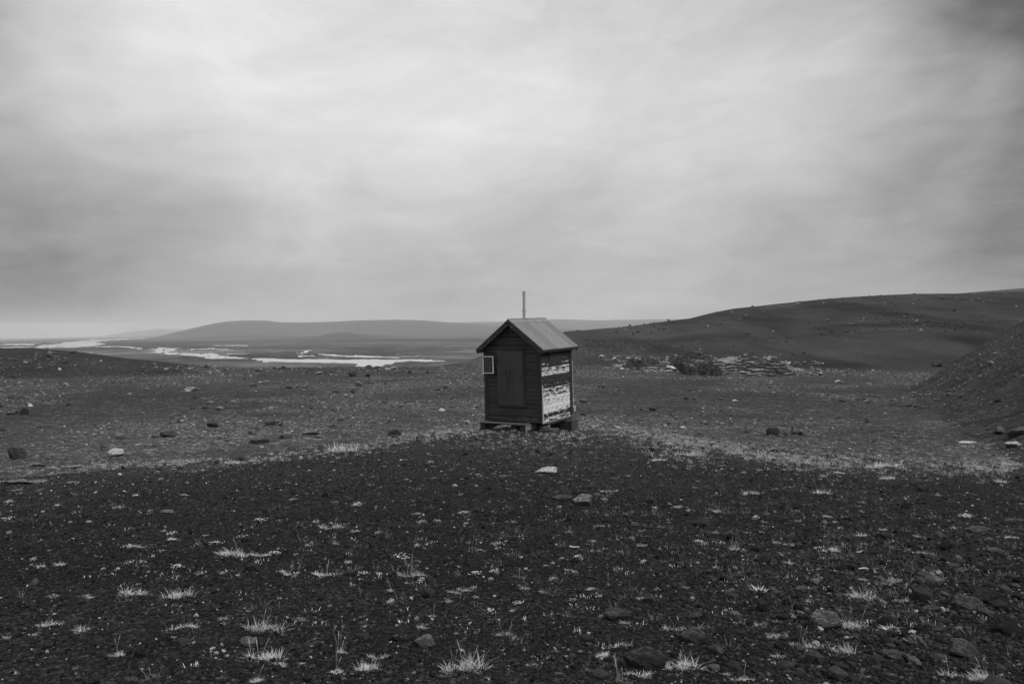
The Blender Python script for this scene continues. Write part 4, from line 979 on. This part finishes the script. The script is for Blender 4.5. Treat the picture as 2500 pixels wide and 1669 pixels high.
TS = [(323,1337,45,0),(634,1357,42,0),(702,1400,50,0),(792,1405,52,2),(815,1325,30,4),(147,1380,30,1),(99,1384,28,0),(349,1373,22,1),(208,1458,35,0),(323,1453,60,0),(441,1458,65,0),(419,1318,25,0),(400,1297,22,0),(140,1234,22,0),(581,1131,48,0),(498,1149,16,0),(538,1151,12,0),(385,1152,10,0),
(200,1542,50,2),(128,1528,50,0),(15,1560,32,0),(281,1602,34,2),(447,1535,52,0),(685,1624,40,0),(830,1594,32,5),(822,1642,36,1),(903,1634,50,0),(928,1607,45,0),(898,1519,38,0),(353,1658,56,2),(543,1513,28,0),(628,1663,36,1),(43,1644,30,0),(187,1632,26,0),(805,1480,16,0),(954,1444,18,1),(928,1400,18,0),(604,1492,14,0),
(953,1443,22,1),(926,1401,20,0),(1204,1279,18,5),(1388,1300,24,5),(1375,1272,20,2),(1612,1288,27,1),(1447,1322,18,0),(1380,1117,14,0),(1530,1162,18,0),(1277,1412,42,5),(1283,1439,32,1),(1321,1447,28,1),(1484,1430,22,1),(1568,1464,32,4),(1674,1434,25,1),(1095,1470,25,0),(1126,1445,40,0),(1055,1505,22,3),(1028,1535,36,0),(1252,1492,24,0),(1392,1507,46,0),(1421,1497,30,0),(1528,1522,40,0),(1513,1580,42,0),(1474,1602,36,0),(1306,1626,36,0),(900,1634,50,0),(823,1642,36,1),(831,1594,30,3),(923,1607,40,0),(1355,1592,24,2),(1432,1640,30,4),
(1830,1206,38,0),(2004,1205,38,1),(2044,1176,34,0),(2012,1164,22,0),(2167,1170,36,3),(1751,1251,30,5),(1872,1256,20,4),(1890,1248,12,0),(1682,1248,22,3),(2106,1228,28,1),(2103,1250,18,0),(1795,1302,38,0),(1746,1302,26,0),(2102,1309,38,1),(2152,1294,20,1),(1793,1342,34,6),(1916,1330,40,0),(2027,1347,38,3),(1747,1386,22,3),(1845,1407,25,3),(1855,1443,52,1),(1998,1405,25,0),(1926,1377,32,0),(2259,1352,32,1),(2282,1400,46,2),(2170,1425,60,4),(2119,1417,28,0),(2186,1470,46,3),(2113,1463,66,2),(1933,1508,30,4),(1830,1527,46,0),(1891,1557,36,0),(2175,1540,52,1),(1958,1578,40,2),(1899,1606,36,0),(1772,1648,30,0),(1822,1663,50,1),(2213,1607,36,0),(2313,1652,50,1),(2481,1272,46,0),(2470,1314,40,0),(2360,1262,40,0),(2443,1177,32,0),(1813,1155,16,0),(1955,1147,22,0),(2065,1120,24,0),(1350,1375,14,0),(1900,1400,16,0),(2050,1290,18,0),(2210,1240,22,0),(2290,1210,20,0),(2330,1290,26,0),(2400,1395,22,0),(2240,1310,22,1),(2080,1360,18,0),(1700,1500,18,0),(1710,1350,16,0),(1640,1370,18,0),(1690,1460,20,0),(1770,1490,14,0),(1970,1470,24,0),(2050,1490,20,0),(2260,1460,20,0),(1560,1390,16,0),(1600,1240,14,0),(1230,1330,12,0),(60,1470,14,0),(470,1560,16,0),(540,1610,16,0),(770,1560,16,0),(740,1620,18,0),(1180,1590,14,0),(1090,1380,14,0)]
for px, row, wd, stn in TS: put_tuft(px, row, wd, stn)
for i_ in range(100):
    row = 1180 + 480 * gk.random() ** .8; px = gk.uniform(60, 2470) if gk.random() < .35 else gk.uniform(900, 2490)
    put_tuft(px, row, gk.uniform(10, 24) * (.6 + .5 * (row - 1180) / 480), 0)
# flowering plants
flT = []
for k in range(5):
    rg = np.random.RandomState(700 + k); nf = 20 + 4 * k; Vs = []; Fs = []; mi = []; off = 0
    V, Q, T = blades(rg, 60, .40, .05, .15, .02, (.3, 1.4)); Vs.append(V); Fq = [tuple(q) for q in Q] + [tuple(q) for q in T]; Fs += Fq; mi += [0] * len(Fq); off = len(V)
    oc = [(1, 0, 0), (0, 1, 0), (-1, 0, 0), (0, -1, 0), (0, 0, 1), (0, 0, -1)]
    of = [(0, 1, 4), (1, 2, 4), (2, 3, 4), (3, 0, 4), (1, 0, 5), (2, 1, 5), (3, 2, 5), (0, 3, 5)]
    for j in range(nf):
        a = rg.uniform(0, 6.28); q = rg.uniform(.05, 1) ** .7 * .5; c = np.array([math.cos(a) * q, math.sin(a) * q * .7, rg.uniform(.08, .26) * (1.15 - q)]); s0 = rg.uniform(.022, .042)
        Vs.append(np.array(oc) * s0 * [1, 1, .7] + c); Fs += [tuple(i + off for i in f) for f in of]; mi += [1] * 8; off += 6
        rt = np.array([c[0] * .6, c[1] * .6, 0]); w_ = .004
        Vs.append(np.array([rt - [w_, 0, 0], rt + [w_, 0, 0], c + [w_, 0, 0], c - [w_, 0, 0]])); Fs.append((off, off + 1, off + 2, off + 3)); mi.append(0); off += 4
    me = bpy.data.meshes.new('flowering_plant'); me.from_pydata([tuple(v) for v in np.concatenate(Vs)], [], Fs); me.materials.append(GD); me.materials.append(FM); me.polygons.foreach_set('material_index', mi); flT.append(me)
def put_flower(px, row, wpx, label=None, group='blossoming plants on the near gravel'):
    x, y, z = hit(px, row); W_ = wpx * y / F
    o = bpy.data.objects.new('flowering_plant', gk.choice(flT)); COL.objects.link(o); o.location = (x, y, z); s0 = W_ * .95
    o.scale = (s0, s0 * gk.uniform(.7, 1.1), s0 * gk.uniform(.6, .95)); o.rotation_euler = (0, 0, gk.uniform(0, 6.28))
    return tag(o, label or 'low plant with scattered tiny white blossoms on the dark gravel', 'flowering plant', None if label else group)
c4 = lambda L: [(x / 2.349, 1100 + y / 2.349) for x, y in L]; c5 = lambda L: [(800 + x / 2.61, 1100 + y / 2.61) for x, y in L]; c6 = lambda L: [(1600 + x / 2.61, 1100 + y / 2.61) for x, y in L]
FL = c4([(50,298),(40,395),(510,412),(420,190),(920,168),(780,262),(1055,258),(680,332),(860,348),(1490,402),(1680,285),(2040,318),(1240,532),(1175,490),(985,482),(190,628),(590,682),(740,645),(1015,668),(1275,707),(1150,710),(1695,598),(1580,592),(1995,645),(1690,728),(1605,850),(2035,465),(1765,548),(2080,710),(2240,870),(300,842),(990,1080),(220,1227),(1280,995),(930,578),(100,230),(1390,500),(1810,415)]) + \
     c5([(185,348),(570,408),(870,402),(850,283),(655,80),(960,157),(1190,458),(1475,362),(1760,317),(1460,603),(965,637),(2000,612),(1590,687),(1490,692),(1390,738),(125,717),(610,833),(1040,822),(1060,777),(1440,818),(940,787),(945,937),(850,888),(1215,977),(1690,887),(1710,932),(400,967),(1040,1032),(2010,715),(1560,952),(225,787),(320,527),(600,457),(700,452),(880,467),(1080,602),(1720,482),(2220,367),(930,880),(570,612),(1120,165)]) + \
     c6([(385,135),(1095,428),(860,237),(690,460),(320,593),(270,583),(150,362),(660,127),(830,97),(930,457),(640,435),(285,585)])
put_flower(980, 1362, 66, 'largest white blossomed clump in the gravel at the centre'); put_flower(432, 1385, 42, 'bright blossomed clump left of the domed tuft')
for px, row in FL: put_flower(px, row, gk.uniform(20, 42) * (.75 if row < 1220 else 1))
# short grass in belts, too small and many to count
def sparse(name, pts, label, seed, hgt=(.03, .08), mat=GM, nb=14):
    rg = np.random.RandomState(seed); pr = []
    pts = np.array(pts); z = pts[:, 2] if pts.shape[1] == 3 else height(pts[:, 0], pts[:, 1])
    for (x, y), zz in zip(pts[:, :2], z):
        s0 = max(1., math.hypot(x, y) / 16); pr.append(blades(rg, nb, .05 * s0 ** .5, hgt[0] * s0 ** .35, hgt[1] * s0 ** .35, .0032 * s0, (.2, 1.35), off=(x, y, zz)))
    V, Q, T = join(pr); return tag(mesh_np(name, V, [Q, T], None, [mat]), label, kind='stuff')
rg = np.random.RandomState(77); pts = []; ptsd = []
def belt(cx, cy, sx, sy, n_, L, slope_=0.):
    for k in range(n_):
        px = cx + rg.normal(0, sx); row = cy + rg.normal(0, sy) + slope_ * (px - cx)
        if 0 > px or px > 2520 or row < 900 or row > 1665: continue
        x, y, z = hit(px, row)
        if y < 130: L.append((x, y))
belt(1760, 1092, 100, 9, 380, pts, .20); belt(1930, 1118, 110, 10, 420, pts, .12); belt(1560, 1058, 90, 10, 300, pts, .2); belt(1640, 1105, 60, 14, 120, pts, .2); belt(1395, 1058, 40, 14, 130, pts); belt(1300, 1075, 80, 14, 120, pts); belt(1260, 1090, 260, 22, 260, ptsd)
belt(2150, 1132, 120, 9, 160, pts); belt(2400, 1140, 80, 14, 240, pts); belt(2250, 1080, 180, 30, 260, ptsd); belt(1900, 1085, 150, 20, 200, ptsd)
belt(400, 1132, 220, 5, 220, pts, -.05); belt(880, 1092, 150, 6, 260, pts, -.13); belt(1120, 1056, 60, 6, 120, pts, -.1); belt(250, 1090, 200, 25, 160, ptsd); belt(760, 1085, 150, 12, 120, ptsd, -.12); belt(1020, 1062, 60, 6, 70, pts, -.12)
belt(1800, 1250, 380, 90, 170, ptsd); belt(1300, 1350, 500, 140, 160, ptsd); belt(2200, 1350, 200, 100, 160, ptsd); belt(1870, 872, 60, 3.5, 420, pts, -.02); belt(1640, 884, 70, 3, 300, pts, -.12); belt(1530, 893, 30, 3, 110, pts, -.05); belt(2000, 905, 40, 6, 90, pts); belt(2060, 925, 30, 8, 60, ptsd)
sparse('straw_grass', OUT_TOP, 'pale grassy fringe along the top of the rock outcrop', 83, (.10, .26), GM, 20)
litter = []; belt(1850, 1330, 420, 140, 120, litter); belt(1100, 1300, 600, 120, 60, litter); belt(500, 1400, 320, 130, 35, litter); belt(1400, 1150, 500, 30, 90, litter); belt(2150, 1400, 260, 130, 60, litter)
sparse('straw_litter', litter, 'tiny pale sprigs and straw litter strewn over the near gravel', 84, (.012, .036), GM, 16)
sparse('dry_grass', pts, 'thin belts of short pale dry grass around the mound edge', 81); sparse('dull_grass', ptsd, 'scattered dull short grass and moss between the stones', 82, mat=GD)

# ------------------------------------------------------------------ twigs, stake
def twig(px, row, pts_, rad, label, mat, name='twig', cat='twig'):
    x, y, z = hit(px, row); mb = MB(); s0 = y / F
    P = [Vector((x + a * s0, y + bb * s0, ground_at(x + a * s0, y + bb * s0) + rad * 1.2 + c * s0)) for a, bb, c in pts_]
    V = []; Fc = []
    for i_, p in enumerate(P):
        rr0 = rad * (1 - .5 * abs(2 * i_ / (len(P) - 1) - 1))
        for j in range(6): V.append((p.x, p.y + rr0 * math.cos(j * 1.047), p.z + rr0 * math.sin(j * 1.047)))
    for s1 in range(len(P) - 1):
        for j in range(6): Fc.append((s1 * 6 + j, s1 * 6 + (j + 1) % 6, s1 * 6 + 6 + (j + 1) % 6, s1 * 6 + 6 + j))
    Fc += [tuple(range(6))[::-1], tuple(range(len(V) - 6, len(V)))]
    mb.add(V, Fc); return tag(mb.build(name, mat), label, cat)
TW = simple('bleached_twig_wood', .55, .8, .2, .2, 20)
twig(1403, 1338, [(-13, 0, 1.5), (-6, 0, 0), (4, 2, 0), (12, 4, 2)], .006, 'curved bleached twig lying right of the centre blossoms', TW)
twig(2098, 1352, [(-12, 0, 0), (-4, 3, 3), (4, 4, 4), (10, 6, 7)], .005, 'crooked bleached twig above the right hand tufts', TW)
twig(2109, 1391, [(-13, 0, 1), (0, 2, 1.5), (12, 3, 1)], .006, 'straight bleached twig under the crooked one', TW)
twig(2050, 1158, [(-16, 0, 4), (0, 3, 1), (16, 6, 0)], .010, 'long pale stick on the mound at right', TW)
x, y, z = hit(1933, 1062)
mb = MB(); mb.box((-.025, -.02, -.15), (.025, .02, .36), .008, Matrix.Rotation(.06, 3, 'Y'), (0, 0, 0)); o = mb.build('stake', M_beam); o.location = (x, y, z); tag(o, 'short dark stake standing among the rocks right of the tall boulder', 'stake')

# ------------------------------------------------------------------ haze
mb = MB(); S = 16500.
V = [(sx, sy, sz) for sx in (-S, S) for sy in (-S, S) for sz in (-170, 125)]
mb.add(V, [(0, 1, 3, 2), (4, 6, 7, 5), (0, 4, 5, 1), (2, 3, 7, 6), (0, 2, 6, 4), (1, 5, 7, 3)])
hm = bpy.data.materials.new('haze'); hm.use_nodes = True; hm.node_tree.nodes.clear(); n = NT(hm.node_tree)
pv = n.node('ShaderNodeVolumePrincipled'); pv.inputs['Color'].default_value = (.93, .93, .93, 1); pv.inputs['Density'].default_value = 1.2e-4
mo_ = n.node('ShaderNodeOutputMaterial'); n.l.new(pv.outputs[0], mo_.inputs['Volume'])
tag(mb.build('haze', hm), 'thin pale haze over the whole plain', kind='stuff')
